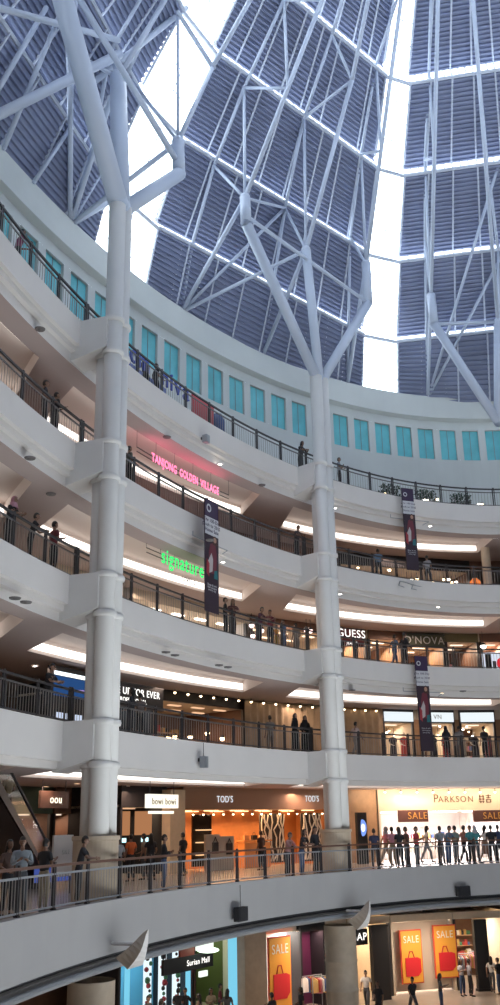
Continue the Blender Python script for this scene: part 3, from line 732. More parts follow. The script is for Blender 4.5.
# second balcony
man('person in dark clothes with pink scarf at the left edge, second balcony up', 9, 2, .5, top=BK, bottom=BK, hair='scarf', scarfc=(.4, .2, .25), pose='lean')
man('dark figure resting on the rail, middle of the left trio', 31, 2, .6, top=BK, bottom=BK, pose='lean', face=30)
pr = man('person in dark red shirt reading a paper at the rail', 54, 2, .5, top=(.14, .03, .04), bottom=BK, pose='hold', face=60, scale=1.05)
man('left one of two chatting people behind the hanging banner, in black', 225, 2, .5, top=BK, bottom=BK, face=40, hair='short')
man('right one of two chatting people behind the hanging banner, long hair', 232, 2, .5, top=(.10, .04, .04), bottom=BK, face=-40, hair='long', pose='lean')
man('person in dark maroon at the rail before the round lamps', 259, 2, .5, top=(.08, .03, .05), bottom=BK, pose='lean', face=10)
man('person in red-brown robe-like top, second in the family group', 270, 2, .6, top=(.15, .03, .04), bottom=BK, pose='hold', face=-20, scale=1.03)
man('child in orange and yellow among the family', 276, 2, .7, top=(.6, .25, .03), bottom=(.5, .3, .05), scale=.68)
man('small person in dark blue at the end of the family group', 283, 2, .6, top=(.05, .08, .14), bottom=JN, scale=.85)
man('person in beige standing back from the rail, second balcony', 296, 2, 1.5, top=(.25, .2, .16), bottom=(.2, .16, .13), face=170)
man('dark head bobbing above the rail beside the second column, red sign above', 341, 2, 1.0, top=BK, bottom=BK, scale=.75)
man('dark head above the rail under the red sign', 355, 2, 1.0, top=BK, bottom=BK, scale=.75, hair='long')
man('person in blue-grey walking, left one of the two walkers', 394, 2, .9, top=(.08, .11, .16), bottom=JN, pose='walk', face=90)
man('black-clad person striding right on the second balcony', 404, 2, .7, top=BK, bottom=BK, pose='walk', face=90, sleeve='long', scale=1.08)
# third balcony
man('capped figure in dark clothes left of the first column, third balcony', 45, 3, .5, top=(.03, .025, .03), bottom=BK, pose='stand', face=30, scale=1.06)
ph = man('person in black holding a camera out over the rail, third balcony', 56, 3, .5, top=BK, bottom=BK, pose='hold', face=50, sleeve='long')
man('greenish-grey clothed person just right of the first column, third balcony', 129, 3, .5, top=(.08, .10, .09), bottom=BK, face=60)
man('dark person leaning on the rail left of the second column, third balcony', 296, 3, .5, top=(.06, .05, .06), bottom=BK, pose='lean')
man('person in blue top, third balcony right of the second column', 378, 3, .8, top=(.10, .16, .24), bottom=BK, face=150)
man('person in white top with pale bag, behind the right banner', 427, 3, .8, top=(.35, .35, .37), bottom=DG, face=120)
# top balcony
man('person in purple-pink top at the upper left balcony', 18, 4, .6, top=(.20, .04, .10), bottom=BK, pose='lean', face=60)
man('person beside the blue letters, left one, on the topmost balcony', 146, 4, .7, top=(.06, .06, .09), bottom=BK, pose='lean', face=150)
man('person beside the blue letters, right one, on the topmost balcony', 156, 4, .7, top=BK, bottom=BK, pose='stand', face=60)
man('dark figure slumped over the topmost rail left of the second column', 300, 4, .45, top=BK, bottom=BK, pose='lean', hair='long')
man('person in grey top and black trousers right of the second column, topmost rail', 339, 4, .6, top=GR, bottom=BK, pose='crossed', face=30)
# concourse
low = [(148, 6, DG, 'child-high dark head at the lower left of the blue shop'), (160, 5, GR, 'grey-shirted passer-by before the blue panels'), (178, 6.2, BK, 'dark passer-by before the patterned pillars'), (199, 4.5, (.15, .1, .08), 'brown-clad passer-by in the middle of the blue shop crowd'),
       (186, 6, BK, 'black-haired passer-by left of the brown one'), (211, 5, KH, 'khaki-clad passer-by under the hanging direction sign'), (220, 5.5, MR, 'maroon-clad passer-by right of the direction sign'), (227, 4.2, DG, 'dark grey passer-by at the right of the blue shop'), (272, 2, BK, 'dark head below the SALE poster at the left'), (301, 2, BK, 'dark head beside the pier, right of the SALE poster'),
       (366, 3.4, WH, 'white-shirted shopper standing in the shop left of the twin SALE posters'), (461, 4.2, (.5, .5, .55), 'white-shirted shopper right of the twin SALE posters'), (469, 4, (.3, .3, .35), 'grey-clad shopper right of the twin SALE posters'), (491, 4.5, WH, 'shopper in white at the bottom right corner'), (498, 4, BK, 'shopper in black at the bottom right corner'),
       (378, .5, BK, 'dark head at the bottom under the middle shop'), (412, .4, BK, 'dark head at the bottom below the twin posters, left one'), (440, .4, DG, 'dark head at the bottom below the twin posters, right one')]
for q, (u, d, c, lb) in enumerate(low): man(lb, u, -1, d, top=c, bottom=(BK, DG, JN)[q % 3], hair=('short', 'long')[q % 2], face=(q * 67) % 360, pose=('stand', 'walk', 'hold')[q % 3], group='concourse passers-by')

# ------------------------------------------------------------------ shopfronts
WF = 6.0
def F_at(u0, u1, L, d=WF):
    """frame of a shop bay seen between columns u0 and u1 of the photo: (matrix at its middle, width)"""
    v = {0: 830, 1: 735, 2: 645, 3: 560, 4: 480, -1: 965}[L]
    t0, t1 = T(u0, d, v), T(u1, d, v); a, b = P(t0, d), P(t1, d)
    z = FLR[L] if L >= 0 else LOW
    x = (b - a).normalized(); M = Matrix((x, Vector((0, 0, 1)), x.cross(Vector((0, 0, 1))))).transposed().to_4x4()
    M.translation = (a + b) / 2 + Vector((0, 0, z)); return M, (b - a).length, t0, t1
def on(M, u, v, off=.15):
    """frame on the flat front of a shop bay at photo position (u, v)"""
    zn = M.to_3x3() @ Vector((0, 0, 1)); o = M.translation + zn * off; D = ray(u, v); C0 = Vector((0, 0, EYE))
    k = (o - C0).dot(zn) / D.dot(zn); F = M.copy(); F.translation = C0 + D * k; return F
def fit(o, width):
    bpy.context.view_layer.update(); w_ = o.dimensions.x
    if w_ > 0: o.matrix_basis = o.matrix_basis @ Matrix.Diagonal((width / w_, 1, 1, 1))
CEIL = {0: 3.70, 1: 3.09, 2: 3.03, 3: 3.0, -1: 3.8}
def wall_band(L, t0, t1, z0, z1, m_, d=WF, name='wall_shops'):
    mb = MB(); mb.sweep([(d, z0), (d, z1)], t0, t1, max(2, int(abs(t1 - t0) * 40))); return struct(name, mb, m_)
def shop(label, u0, u1, L, back=CREAM, side=None, head=BROWN, headh=.5, depth=4.0, light=120, lcol=(1, .85, .68), panel=.9, frame_m=DARK, shelves=0, goods=0, cat='shop', glow_m=None, d=WF, hm=None, open_=True, seed=0):
    M, w, t0, t1 = F_at(u0, u1, L, d); H = CEIL[L]; rnd = random.Random(seed + int(u0))
    o_ = M @ Vector((0, 0, 0)); root = thing('shop', label, cat, o_)
    side = side or back; oh = H - headh
    b = MB(); b.box(M, w, H, .1, c=(0, H / 2, -depth)); b.build('back_wall', back, root)
    for s in (-1, 1):
        b = MB(); b.box(M, .1, H, depth, c=(s * (w / 2 - .05), H / 2, -depth / 2)); b.build('side_wall', side, root)
    b = MB(); b.box(M, w, .1, depth, c=(0, oh + .06, -depth / 2)); b.build('inner_ceiling', CREAM, root)
    b = MB(); b.box(M, w, headh, .16, c=(0, oh + headh / 2, .02)); b.build('header', hm or head, root)
    for s in (-1, 1): b = MB(); b.box(M, .12, oh, .14, c=(s * (w / 2 - .06), oh / 2, 0)); b.build('front_post', frame_m, root)
    if panel:
        b = MB(); n = max(1, int(w / 1.6))
        for i in range(n):
            for k in range(2): b.box(M, .75, .04, .22, c=((i + .5) / n * w - w / 2, oh - .03, -.9 - k * 1.5))
        b.build('ceiling_lamp', glow_m or glow('shop_lamp_%.1f' % panel, lcol, 4 * panel), root)
    for k in range(shelves):
        b = MB(); z = .5 + k * .55
        b.box(M, w * .8, .04, .35, c=(0, z, -depth + .25)); b.build('shelf', WOOD, root)
        for g in range(goods):
            b = MB(); x = -w * .38 + w * .76 * (g + rnd.random() * .6) / goods; h = .15 + .22 * rnd.random()
            b.box(M, .12 + .14 * rnd.random(), h, .18, c=(x, z + .02 + h / 2, -depth + .27)); b.build('goods', GOODS[rnd.randrange(len(GOODS))], root)
    if light: area('shop_light', M @ Vector((0, oh - .1, -depth * .4)), M.to_3x3() @ Vector((0, -1, .25)), w * .7, depth * .5, light, lcol, root)
    return M, w, root
GOODS = [mat('goods_red', (.45, .06, .05)), mat('goods_blue', (.08, .14, .35)), mat('goods_white', (.7, .68, .62)), mat('goods_gold', (.5, .32, .10)), mat('goods_black', (.03, .03, .03)), mat('goods_green', (.08, .25, .12)), mat('goods_pink', (.6, .25, .3))]
def mannequin(label, M, x, zz, col, robe=True, group='mannequins in the shop windows', y=.12):
    p = POSE['stand']; p['body'].materials.append(SKINM) if not p['body'].materials else None
    o = bpy.data.objects.new('mannequin', p['body']); COL.objects.link(o); o.material_slots[0].link = 'OBJECT'; o.material_slots[0].material = mat('mannequin_white', (.65, .6, .55), .4)
    o.location = M @ Vector((x, y, zz)); zv = M.to_3x3() @ Vector((0, 0, 1)); o.rotation_euler = (0, 0, math.atan2(zv.y, zv.x) + PI / 2); o.scale = (1.03,) * 3
    tag(o, label, 'mannequin', group); wear('dress', p['robe'] if robe else p['skirt'], cloth('%.2f_%.2f_%.2f' % col, col), o); wear('top', p['short'], cloth('%.2f_%.2f_%.2f' % col, col), o)
    b = MB(); b.lathe([(0, 0), (.22, 0), (.22, y - .01), (0, y - .01)], M @ Vector((x, 0, zz)), 16); 
    me = b.build('stand', GREYM, None); me.parent = o; me.matrix_parent_inverse = Matrix.LocRotScale(o.location, o.rotation_euler, o.scale).inverted()
    return o
def lamp(label, p, drop, m_=None, r=.07, group='small spotlights', cat='lamp'):
    root = thing('spot_lamp', label, cat, p, group)
    b = MB(); b.ball(p, r, n=10, k=6); b.build('bulb', m_ or WBULB, root, True)
    b = MB(); b.tube(p + Vector((0, 0, r)), p + Vector((0, 0, drop)), .015, n=5); b.lathe([(r * 1.2, r * .3), (r * .5, r * 1.4), (0, r * 1.5)], p, 10); b.build('stem', DARK, root)
    return root
def lamp_row(label, L, u0, u1, n, h, m_=None, d=WF - .25, group='', r=.06, cat='lamp'):
    M, w, t0, t1 = F_at(u0, u1, L, d)
    for i in range(n):
        t = t0 + (t1 - t0) * (i + .5) / n; lamp(label, P(t, d, FLR[L] + h if L >= 0 else LOW + h), max(.08, CEIL[L] - h - .02), m_, r, group, cat)
def sign_box(label, u, L, s, size, w, h, y, d=WF - .15, mb_=None, mt=None, name='shop_sign', sx=1., second=None, cat='sign', th=.14):
    v = {0: 830, 1: 735, 2: 645, 3: 560, -1: 965}[L]; t = T(u, d, v); z = (FLR[L] if L >= 0 else LOW) + y
    M = frame(t, d, z); root = thing(name, label, cat, P(t, d, z))
    if mb_:
        b = MB(); b.box(M, w, h, th); b.build('board', mb_, root)
        b = MB(); b.box(M, w + .08, .05, th + .03, c=(0, h / 2, 0)); b.box(M, w + .08, .05, th + .03, c=(0, -h / 2, 0)); b.build('board_edge', DARK if mb_ is not DARK else GREYM, root)
    text('lettering', s, M @ Matrix.Translation((0, .0 if not second else size * .3, th / 2 + .02)), size, mt, root, sx=sx)
    if second: text('lettering', second[0], M @ Matrix.Translation((0, -size * .55, th / 2 + .02)), second[1], mt, root)
    return M, root
TWHITE = glow('sign_white', (1, .97, .92), 1.6); TGREY = mat('sign_grey', (.5, .5, .48), .4)

# continuous shop walls (piers, bulkheads) level by level
for L in (1, 2, 3):
    z = FLR[L]; wall_band(L, -.2, .86, z + 2.55, z + CEIL[L], CREAM if L != 3 else BROWN)
# ---- lowest upper balcony
M, w, r_ = shop('curtained wall shop right of the second column, small spotlights above', 338, 383, 1, back=WOOD, head=WOOD, depth=.5, light=0, panel=0, frame_m=WOOD)
def drape(name, label, u0, u1, L, d, h0, h1, m_, cat='curtain'):
    M, w, t0, t1 = F_at(u0, u1, L, d); n = int(w / .09); b = MB(); A = []; B = []
    for i in range(n + 1):
        t = t0 + (t1 - t0) * i / n; dd = d + .05 * math.sin(i * 1.3) + .02 * math.sin(i * .4)
        A.append(P(t, dd, FLR[L] + h0)); B.append(P(t, dd, FLR[L] + h1))
    b.quadstrip(A, B); return solo(name, b, m_, label, cat, None, True)
CURT = mat('gold_curtain', (.42, .30, .19), .6, noise=.1, nscale=3)
drape('curtain', 'pleated gold curtain wall right of the second column, lowest balcony', 340, 383, 1, 5.6, .02, 2.95, CURT)
lamp_row('tiny warm spotlight above the gold curtain right of the second column', 1, 340, 383, 4, 2.9, WARM, 5.35, 'spotlights above the short gold curtain')
drape('curtain', 'long pleated gold curtain wall left of the second column, lowest balcony', 245, 332, 1, 5.6, .02, 2.95, CURT)
lamp_row('tiny warm spotlight above the long gold curtain and its dark neighbour', 1, 168, 332, 13, 2.9, WARM, 5.3, 'spotlights above the long gold curtain')
for q, (u0, u1, tx) in enumerate(((383, 414, ''), (420, 455, 'VN'), (460, 496, ''))):
    nm = ['left', 'middle', 'right'][q]
    M, w, r_ = shop('boutique under the %s one of three white lit headers' % nm, u0, u1, 1, back=BROWN, side=CREAM, head=DARK, headh=.75, light=70, lcol=(1, .80, .62), shelves=3, goods=9, panel=.35, seed=q)
    b = MB(); b.box(M, w * .92, .52, .08, c=(0, 2.68, .14)); b.build('lit_header', LBOX, r_)
    if tx: text('lettering', tx, M @ Matrix.Translation((0, 2.68, .20)), .35, TGREY, r_)
    for i in range(7):
        rr = random.Random(i + 10 * q); lamp('small bright lamp inside the boutique under the %s lit header' % nm, M @ Vector(((i + .5) / 7 * w * .9 - w * .45, 1.6 + rr.random() * .7, -.8 - rr.random() * 2)), 2.4 - 2.0, WBULB if i % 2 else WARM, .06, 'lamps in the boutique under the %s lit header' % nm)
    for i, xx in enumerate((-.36, .0, .36)): mannequin('%s mannequin in the boutique under the %s lit header' % (['white dress', 'dark dress', 'red dress'][i], nm), M, xx * w, -.7, [(.6, .58, .5), (.05, .05, .07), (.45, .08, .08)][i])
for u0, u1 in ((414, 420), (455, 460), (496, 505)): M, w, t0, t1 = F_at(u0, u1, 1); wall_band(1, t0, t1, FLR[1], FLR[1] + 3.09, WOOD)
M, w, r_ = shop('dark shop with warm lamps left of the long gold curtain', 150, 244, 1, back=BROWN, head=BLACK, light=90, lcol=(1, .6, .35), shelves=3, goods=14, panel=.25)
for i, (xx, yy) in enumerate(((-.35, 1.5), (-.30, 1.2), (-.26, 1.6), (-.1, 1.1), (.1, .9), (.14, 1.3), (.25, 1.4), (.33, .9), (.38, 1.4), (.42, 1.2))): lamp('warm globe lamp in the dark shop left of the gold curtain', M @ Vector((xx * w, yy, -1 - (i % 3))), .9, WARM, .12, 'globe lamps in the dark shop')
M, w, r_ = shop('make-up shop behind the first column, black front', 84, 150, 1, back=BLACK, head=BLACK, light=60, lcol=(.8, .9, 1), shelves=2, goods=10, panel=.4)
sign_box('black lit sign reading MAKE UP FOR EVER beside the first column', 130, 1, 'MAKE UP FOR EVER', .42, 4.4, .95, 2.35, d=4.6, mb_=BLACK, mt=TWHITE, second=('PROFESSIONAL', .26), sx=.95)
# big screen left of the first column
t = T(64, 5, 690); M = frame(t, 4.6, FLR[1] + 1.65); r_ = thing('video_screen', 'large dark blue video screen with a bright top bar, left of the first column', 'screen', P(t, 4.6, FLR[1]))
b = MB(); b.box(M, 2.9, 2.6, .2); b.build('casing', BLACK, r_)
b = MB(); b.box(M, 2.6, .75, .03, c=(0, .55, .12)); b.build('picture', glow('screen_blue', (.03, .10, .30), .7), r_)
b = MB(); b.box(M, 2.6, .14, .03, c=(0, 1.03, .13)); b.build('light_bar', glow('screen_bar', (.85, .95, 1), 2), r_)
b = MB(); b.lathe([(0, 0), (.28, 0), (.28, .03), (0, .03)], M @ Vector((.2, .45, .16)), 16); b.build('round_logo', glow('screen_purple', (.45, .3, .7), 1), r_)
for k in range(4): b = MB(); b.box(M, .42, .22, .03, c=(-.9 + k * .6, -.55, .13)); b.build('small_picture', glow('screen_small', (.7, .8, 1), .9), r_)
# ---- second balcony
M, w, r_ = shop('fashion shop with warm windows under the red GUESS sign', 336, 366, 2, back=WOOD, light=130, lcol=(1, .72, .5), shelves=2, goods=8, panel=.5)
sign_box('dark red sign reading GUESS right of the second column', 351, 2, 'GUESS', .62, 1.75, .95, 2.35, d=5.2, mb_=mat('guess_red', (.12, .008, .012), .4), mt=TWHITE, second=('JEANS', .26))
M, w, r_ = shop('glass-fronted shop with warm display, between two sign boards', 368, 404, 2, back=WOOD, light=130, lcol=(1, .75, .55), shelves=3, goods=9, panel=.7, seed=3)
M, w, r_ = shop("olive-fronted shop under the D'NOVA sign", 405, 444, 2, back=WOOD, head=mat('olive', (.10, .10, .05), .5), headh=.7, light=140, lcol=(1, .72, .5), shelves=3, goods=9, panel=.6, seed=4)
sign_box('silver letters on an olive board, second balcony far right', 424, 2, "D'NOVA", .62, 2.6, .75, 2.5, d=5.6, mb_=mat('olive_board', (.055, .06, .035), .5), mt=TGREY, sx=1.0)
M, w, r_ = shop('brown glass shop right of the silver letters', 445, 478, 2, back=BROWN, head=mat('olive2', (.13, .11, .05), .5), light=110, lcol=(1, .72, .5), shelves=3, goods=9, panel=.3, seed=5)
M, w, r_ = shop('pale pink shop at the far right end of the second balcony', 480, 505, 2, back=mat('pink_beige', (.55, .36, .28), .6), light=120, lcol=(1, .72, .55), panel=.3, seed=6)
lamp('single large bright lamp at the far right of the second balcony', P(T(494, 5), 5, FLR[2] + 2.1), .9, WBULB, .16)
t = T(494, 3.5, 660); M = frame(t, 3.5, FLR[2] + .75); r_ = thing('advertising_display', 'black and white panel with a big red button, far right balcony', 'sign', P(t, 3.5, FLR[2]))
b = MB(); b.box(M, 1.3, 1.5, .12); b.build('panel', glow('panel_white', (.8, .86, 1), .9), r_)
b = MB(); b.box(M, .35, 1.3, .04, c=(-.35, 0, .08)); b.box(M, .18, .9, .04, c=(-.02, -.2, .08)); b.build('dark_graphic', BLACK, r_)
b = MB(); b.ball(M @ Vector((.45, .1, .12)), .36, n=16, k=8, sc=(1, .5, 1)); b.build('red_button', glow('panel_red', (.8, .03, .05), .9), r_, True)
M, w, r_ = shop('warm open shop between the banner and the second column, second balcony', 250, 332, 2, back=WOOD, side=CREAM, light=150, lcol=(1, .75, .55), shelves=2, goods=14, panel=.6, seed=7)
for i, (u, hh) in enumerate(((252, 1.75), (253, 1.25), (262, 1.6), (255, .8), (307, 2.0), (311, 2.0))): lamp('round pinkish white globe lamp among the family group', P(T(u, 3.4, 645), 3.4, FLR[2] + hh), .6, glow('pink_globe', (1, .75, .72), 3), .13, 'round globe lamps, second balcony')
M, w, r_ = shop('bright white lit shop hall behind the green sign, second balcony', 128, 246, 2, back=CREAM, side=WHITE, light=420, lcol=(1, .93, .86), depth=5, shelves=1, goods=12, panel=1.5, seed=8, head=CREAM)
M, w, r_ = shop('bright hall left of the first column, second balcony', 20, 120, 2, back=CREAM, side=WHITE, light=300, lcol=(1, .93, .86), depth=5, panel=1.2, seed=9, head=CREAM)
# ---- third balcony
wall_band(3, .86, 2.1, FLR[3], FLR[3] + 3.0, mat('cinema_wall', (.42, .25, .19), .6, noise=.06, nscale=2))
M, w, r_ = shop('long dim restaurant right of the second column, third balcony', 338, 468, 3, back=BROWN, head=BLACK, headh=.7, light=45, lcol=(1, .66, .42), shelves=1, goods=20, panel=0)
for i in range(22):
    rr = random.Random(i); xx = -.48 + .96 * (i + rr.random() * .7) / 22; lamp('small warm table lamp in the dim restaurant, third balcony', M @ Vector((xx * w, 1.25 + rr.random() * .9, .25 - rr.random() * 1.6)), .5, (WARM, WBULB)[i % 2], .07 + .04 * rr.random(), 'restaurant lamps, third balcony')
b = MB(); b.lathe([(0, 0), (.25, 0), (.33, .25), (.30, .6), (.12, .8), (0, .82)], P(T(473, 1.5, 560), 1.5, FLR[3]), 16); solo('orange_planter', b, glow('orange_glow', (1, .25, .05), .9), 'glowing orange vase by the rail at the right, third balcony', 'vase', None, True)
b = MB(); b.tube(P(T(486, 3, 560), 3, FLR[3]), P(T(486, 3, 560), 3, FLR[3] + 3), .25, n=20); struct('column', b, CREAM)
# hanging letters
def hung_sign(label, L, words, z, d, size, m_, ext=.06, name='hanging_sign', rail=True, sx=1.):
    """words: list of (text, t of its middle)"""
    words = [(s, tu(a, d, z), tu(b_, d, z)) for s, a, b_ in words]; tm = words[0][1]; root = thing(name, label, 'sign', P(tm, d, z))
    for s, ta, tb in words:
        o = text('lettering', s, frame((ta + tb) / 2, d, z), size, m_, root, ext=.006); o.data.offset = .009; fit(o, (P(ta, d) - P(tb, d)).length)
    b = MB(); t0 = words[0][1] + .035; t1 = words[-1][2] - .035
    for dz in (-.08, .10): b.sweep([(d + .10, z + dz), (d + .13, z + dz), (d + .13, z + dz + .03), (d + .10, z + dz + .03)], t0, t1, 12, closed=True)
    for k in range(6): t = t0 + (t1 - t0) * k / 5; p = P(t, d + .115, z + .1); b.tube(p, P(t, d + .115, SOF[L] + .02), .008, n=5)
    b.build('hanging_rail', DARK, root); return root
PINK = glow('neon_pink', (1, .20, .38), 2.2)
zt_ = 16.15
r_ = hung_sign('pink neon sign reading TANJONG GOLDEN VILLAGE hung under the top balcony', 4, [('TANJONG', 152, 177), ('GOLDEN', 180, 198), ('VILLAGE', 200.5, 219)], zt_ + .12, .9, .50, PINK)
for u in (160, 190, 212):
    l = bpy.data.lights.new('neon_glow', 'AREA'); l.shape = 'RECTANGLE'; l.size = 1.8; l.size_y = .4; l.energy = 9; l.color = (1, .12, .25)
    o = bpy.data.objects.new('neon_glow', l); COL.objects.link(o); o.parent = r_; o.location = P(tu(u, .9, 16.2), 1.1, 16.5) - r_.location; o.rotation_euler = (PI, 0, heading(1.2))
GRN = glow('neon_green', (.05, .9, .2), 1.3)
zs_ = 12.2
r_ = hung_sign('green neon sign reading signature, left of the tall banner', 3, [('signature', 162, 204)], zs_ + .14, .9, .88, GRN)
M = frame(T(189, .9, 573), .9, 11.72); text('lettering', 'LEVEL 2', M, .26, mat('sign_dim', (.12, .1, .1), .5), r_)
# ---- ground floor
z0 = FLR[0]
tR0, tR1 = T(345, WF, 830), T(378, WF, 830)
wall_band(0, tR0, tR1, z0, z0 + 3.7, WOOD)
M, w, r_ = shop('brightly lit department store with white interior under its PARKSON name', 379, 505, 0, back=mat('store_white', (.75, .74, .74), .5), side=WHITE, head=CREAM, hm=mat('store_header', (.72, .62, .46), .6), headh=1.15, depth=5.5, light=2400, lcol=(1, .95, .97), shelves=2, goods=22, panel=2.5, frame_m=CREAM)
for k in range(5):
    b = MB(); b.box(M, 1.3, .9, .5, c=(-w / 2 + (k + .5) * w / 5, .45, -2.2 - (k % 2))); b.box(M, 1.4, .05, .6, c=(-w / 2 + (k + .5) * w / 5, .92, -2.2 - (k % 2)))
    solo('display_counter', b, WHITE, 'white display counter inside the department store', 'counter', 'counters inside the department store')
Mf, wf = M, w
r_ = thing('store_sign', 'dark serif letters PARKSON on the cream bulkhead', 'sign', on(M, 455, 799, .14).translation)
Ms = on(Mf, 455, 799, .14)
text('lettering', 'P', Ms @ Matrix.Translation((-1.15, .02, 0)), .62, BROWN, r_); text('lettering', 'ARKSON', Ms @ Matrix.Translation((.05, -.02, 0)), .46, BROWN, r_, space=1.25)
for q in (0, 1):                                   # two chinese characters, built of strokes
    b = MB(); cx = 1.62 + q * .42
    for (x, y, sx_, sy_) in (((0, .12, .3, .045), (0, -.02, .34, .045), (-.1, .06, .045, .3), (.1, .06, .045, .3), (0, -.14, .3, .04), (-.07, -.17, .05, .12), (.09, -.17, .05, .12)) if q == 0 else ((0, .16, .32, .04), (0, .05, .26, .04), (0, -.05, .32, .04), (0, -.19, .26, .045), (-.12, -.12, .045, .16), (.12, -.12, .045, .16), (0, .12, .045, .22))):
        b.box(Ms, sx_, sy_, .05, c=(cx + x, y, 0))
    b.build('character', BROWN, r_)
for u in (385, 401, 417, 433, 449, 465, 480, 495): lamp('warm downlight washing the cream PARKSON bulkhead', on(Mf, u, 792, .35).translation, .3, WARM, .06, 'downlights over the department store name')
for q, (u0, u1) in enumerate(((398, 428), (473, 503))):
    Mx = on(Mf, (u0 + u1) / 2, 816, .2); wx = (on(Mf, u0, 816, .2).translation - on(Mf, u1, 816, .2).translation).length; Mx.translation.z -= 2.28; r_ = thing('sale_banner', 'dark brown SALE banner over the store entrance, %s one' % ('left', 'right')[q], 'banner', Mx @ Vector((0, 2.3, 0)))
    b = MB(); b.box(Mx, wx, .62, .06, c=(0, 2.28, 0)); b.build('cloth', mat('banner_brown', (.09, .035, .03), .7), r_); text('lettering', 'SALE', Mx @ Matrix.Translation((.25, 2.28, .05)), .5, mat('sale_gold', (.50, .26, .06), .5), r_)
area('bulkhead_wash', Mf @ Vector((0, 3.5, 1.2)), Mf.to_3x3() @ Vector((0, -.35, -1)), 9.5, .2, 130, (1, .78, .55))
# advertising screen with an oval picture on the wooden wall
t = T(361.5, 4.4, 832); M = frame(t, 4.4, z0); r_ = thing('advertising_totem', 'black advertising totem with a glowing blue oval, before the wooden wall', 'sign', P(t, 4.4, z0))
b = MB(); b.box(M, .62, 2.5, .18, c=(0, 1.25, 0)); b.build('casing', BLACK, r_)
b = MB(); b.ball(M @ Vector((0, 1.75, .10)), .36, n=20, k=10, sc=(.6, .15, 1.15)); b.build('oval_picture', glow('oval_blue', (.18, .3, .85), 1.3), r_, True)
b = MB(); b.ball(M @ Vector((0, 1.75, .14)), .2, n=20, k=10, sc=(.6, .15, 1.1)); b.build('inner_picture', glow('oval_white', (.8, .85, 1), 1.5), r_, True)
# orange boutique
M, w, r_ = shop('orange-lit boutique with wood veneer walls between the columns, ground floor', 182, 332, 0, back=ORANGE, side=ORANGE, head=mat('boutique_header', (.34, .21, .14), .6), headh=1.0, depth=2.6, light=420, lcol=(1, .55, .25), panel=.9, frame_m=ORANGE)
Mo, wo = M, w
def ox(u, d=WF): 
    """local x in the boutique of photo column u"""
    q = Mo.inverted() @ P(T(u, d, 830), d, z0); return q.x
for q, u in enumerate((225, 312)):
    Ms = on(Mo, u, 799 + (1 - q) * .5, .14); r2 = thing('shop_sign', "pale letters TOD'S on the boutique header, %s one" % ('left', 'right')[q], 'sign', Ms.translation); text('lettering', "TOD'S", Ms, .42, glow('tods_white', (.9, .95, 1), .9), r2, sx=.8)
for k in range(16): lamp('halogen spot under the boutique header', Mo @ Vector(((k + .5) / 16 * wo - wo / 2, 2.5, -.35)), .16, WARM, .05, 'halogen spots of the orange boutique')
def branch_panel(label, u0, u1, d, seed):
    Mx, wx, _, _ = F_at(u0, u1, 0, d); rr = random.Random(seed); r2 = thing('display_screen', label, 'display', Mx @ Vector((0, 0, 0)))
    b = MB(); b.box(Mx, wx, 2.35, .08, c=(0, 1.35, -.1)); b.build('dark_panel', mat('panel_dark', (.03, .022, .02), .5), r2)
    b = MB()
    for k in range(9):
        x = -wx * .45 + wx * .9 * k / 8; pts = []
        for s in range(7): pts.append(Mx @ Vector((max(-wx / 2, min(wx / 2, x + rr.uniform(-.2, .2))), .25 + s * .37, -.02)))
        b.path(pts, .035, 6)
    b.build('white_branches', mat('branch_white', (.7, .66, .58), .5), r2)
branch_panel('dark window panel with twisting white branches, wider left one', 261, 285, WF + .4, 1)
branch_panel('dark window panel with twisting white branches beside the second column', 302, 322, WF + .4, 2)
def table(label, u, d, wd, h, top, group=None):
    t = T(u, d, 835); Mx = frame(t, d, z0); r2 = thing('display_table', label, 'table', P(t, d, z0), group)
    b = MB(); b.box(Mx, wd, .07, .6, c=(0, h, 0)); b.build('table_top', top, r2)
    b = MB(); b.box(Mx, wd * .92, h - .1, .5, c=(0, (h - .1) / 2 + .02, 0)); b.build('plinth', top, r2); return Mx
Mx = table('lit orange display cabinet with bags in the boutique', 254, WF + .2, 1.9, 1.25, mat('cab_orange', (.65, .28, .09), .5))
for k in range(3):
    b = MB(); p = Mx @ Vector((-.55 + k * .55, 1.285, 0)); F = Mx.copy(); F.translation = p
    b.box(F, .3, .22, .16, c=(0, .11, 0)); b.path([F @ Vector(( -.09, .22, 0)), F @ Vector((-.06, .34, 0)), F @ Vector((.06, .34, 0)), F @ Vector((.09, .22, 0))], .012, 6)
    solo('handbag', b, [mat('bag_tan', (.5, .25, .1)), BLACK, mat('bag_cream', (.7, .6, .45))][k], ['tan', 'black', 'cream'][k] + ' handbag on the orange cabinet in the boutique', 'bag', 'handbags on the orange cabinet')
for q, (u, hh, c_) in enumerate(((212, 1.6, 'grey'), (226, 1.5, 'white'))):
    t = T(u, WF - .1, 835); Mx = frame(t, WF - .1, z0); r2 = thing('poster_stand', ['pale free-standing poster with dark bag picture', 'second pale poster stand right of it'][q] + ', boutique front', 'stand', P(t, WF - .1, z0))
    b = MB(); b.box(Mx, .95, hh, .12, c=(0, hh / 2, 0)); b.build('board', mat('poster_pale', (.42, .40, .36), .6), r2)
    b = MB(); b.box(Mx, .4, .5, .03, c=(.15, hh * .62, .08)); b.path([Mx @ Vector((.02, hh * .78, .08)), Mx @ Vector((.15, hh * .92, .08)), Mx @ Vector((.28, hh * .78, .08))], .02, 6); b.build('bag_picture', BLACK, r2)
b = MB(); Mx, wx, _, _ = F_at(192, 211, 0, WF + .3); b.box(Mx, wx, 2.3, .08, c=(0, 1.35, 0)); r2 = solo('glass_cabinet', b, mat('dark_glass', (.03, .022, .018), .1), 'tall black glass panel with small lit shelves, boutique left end', 'cabinet')
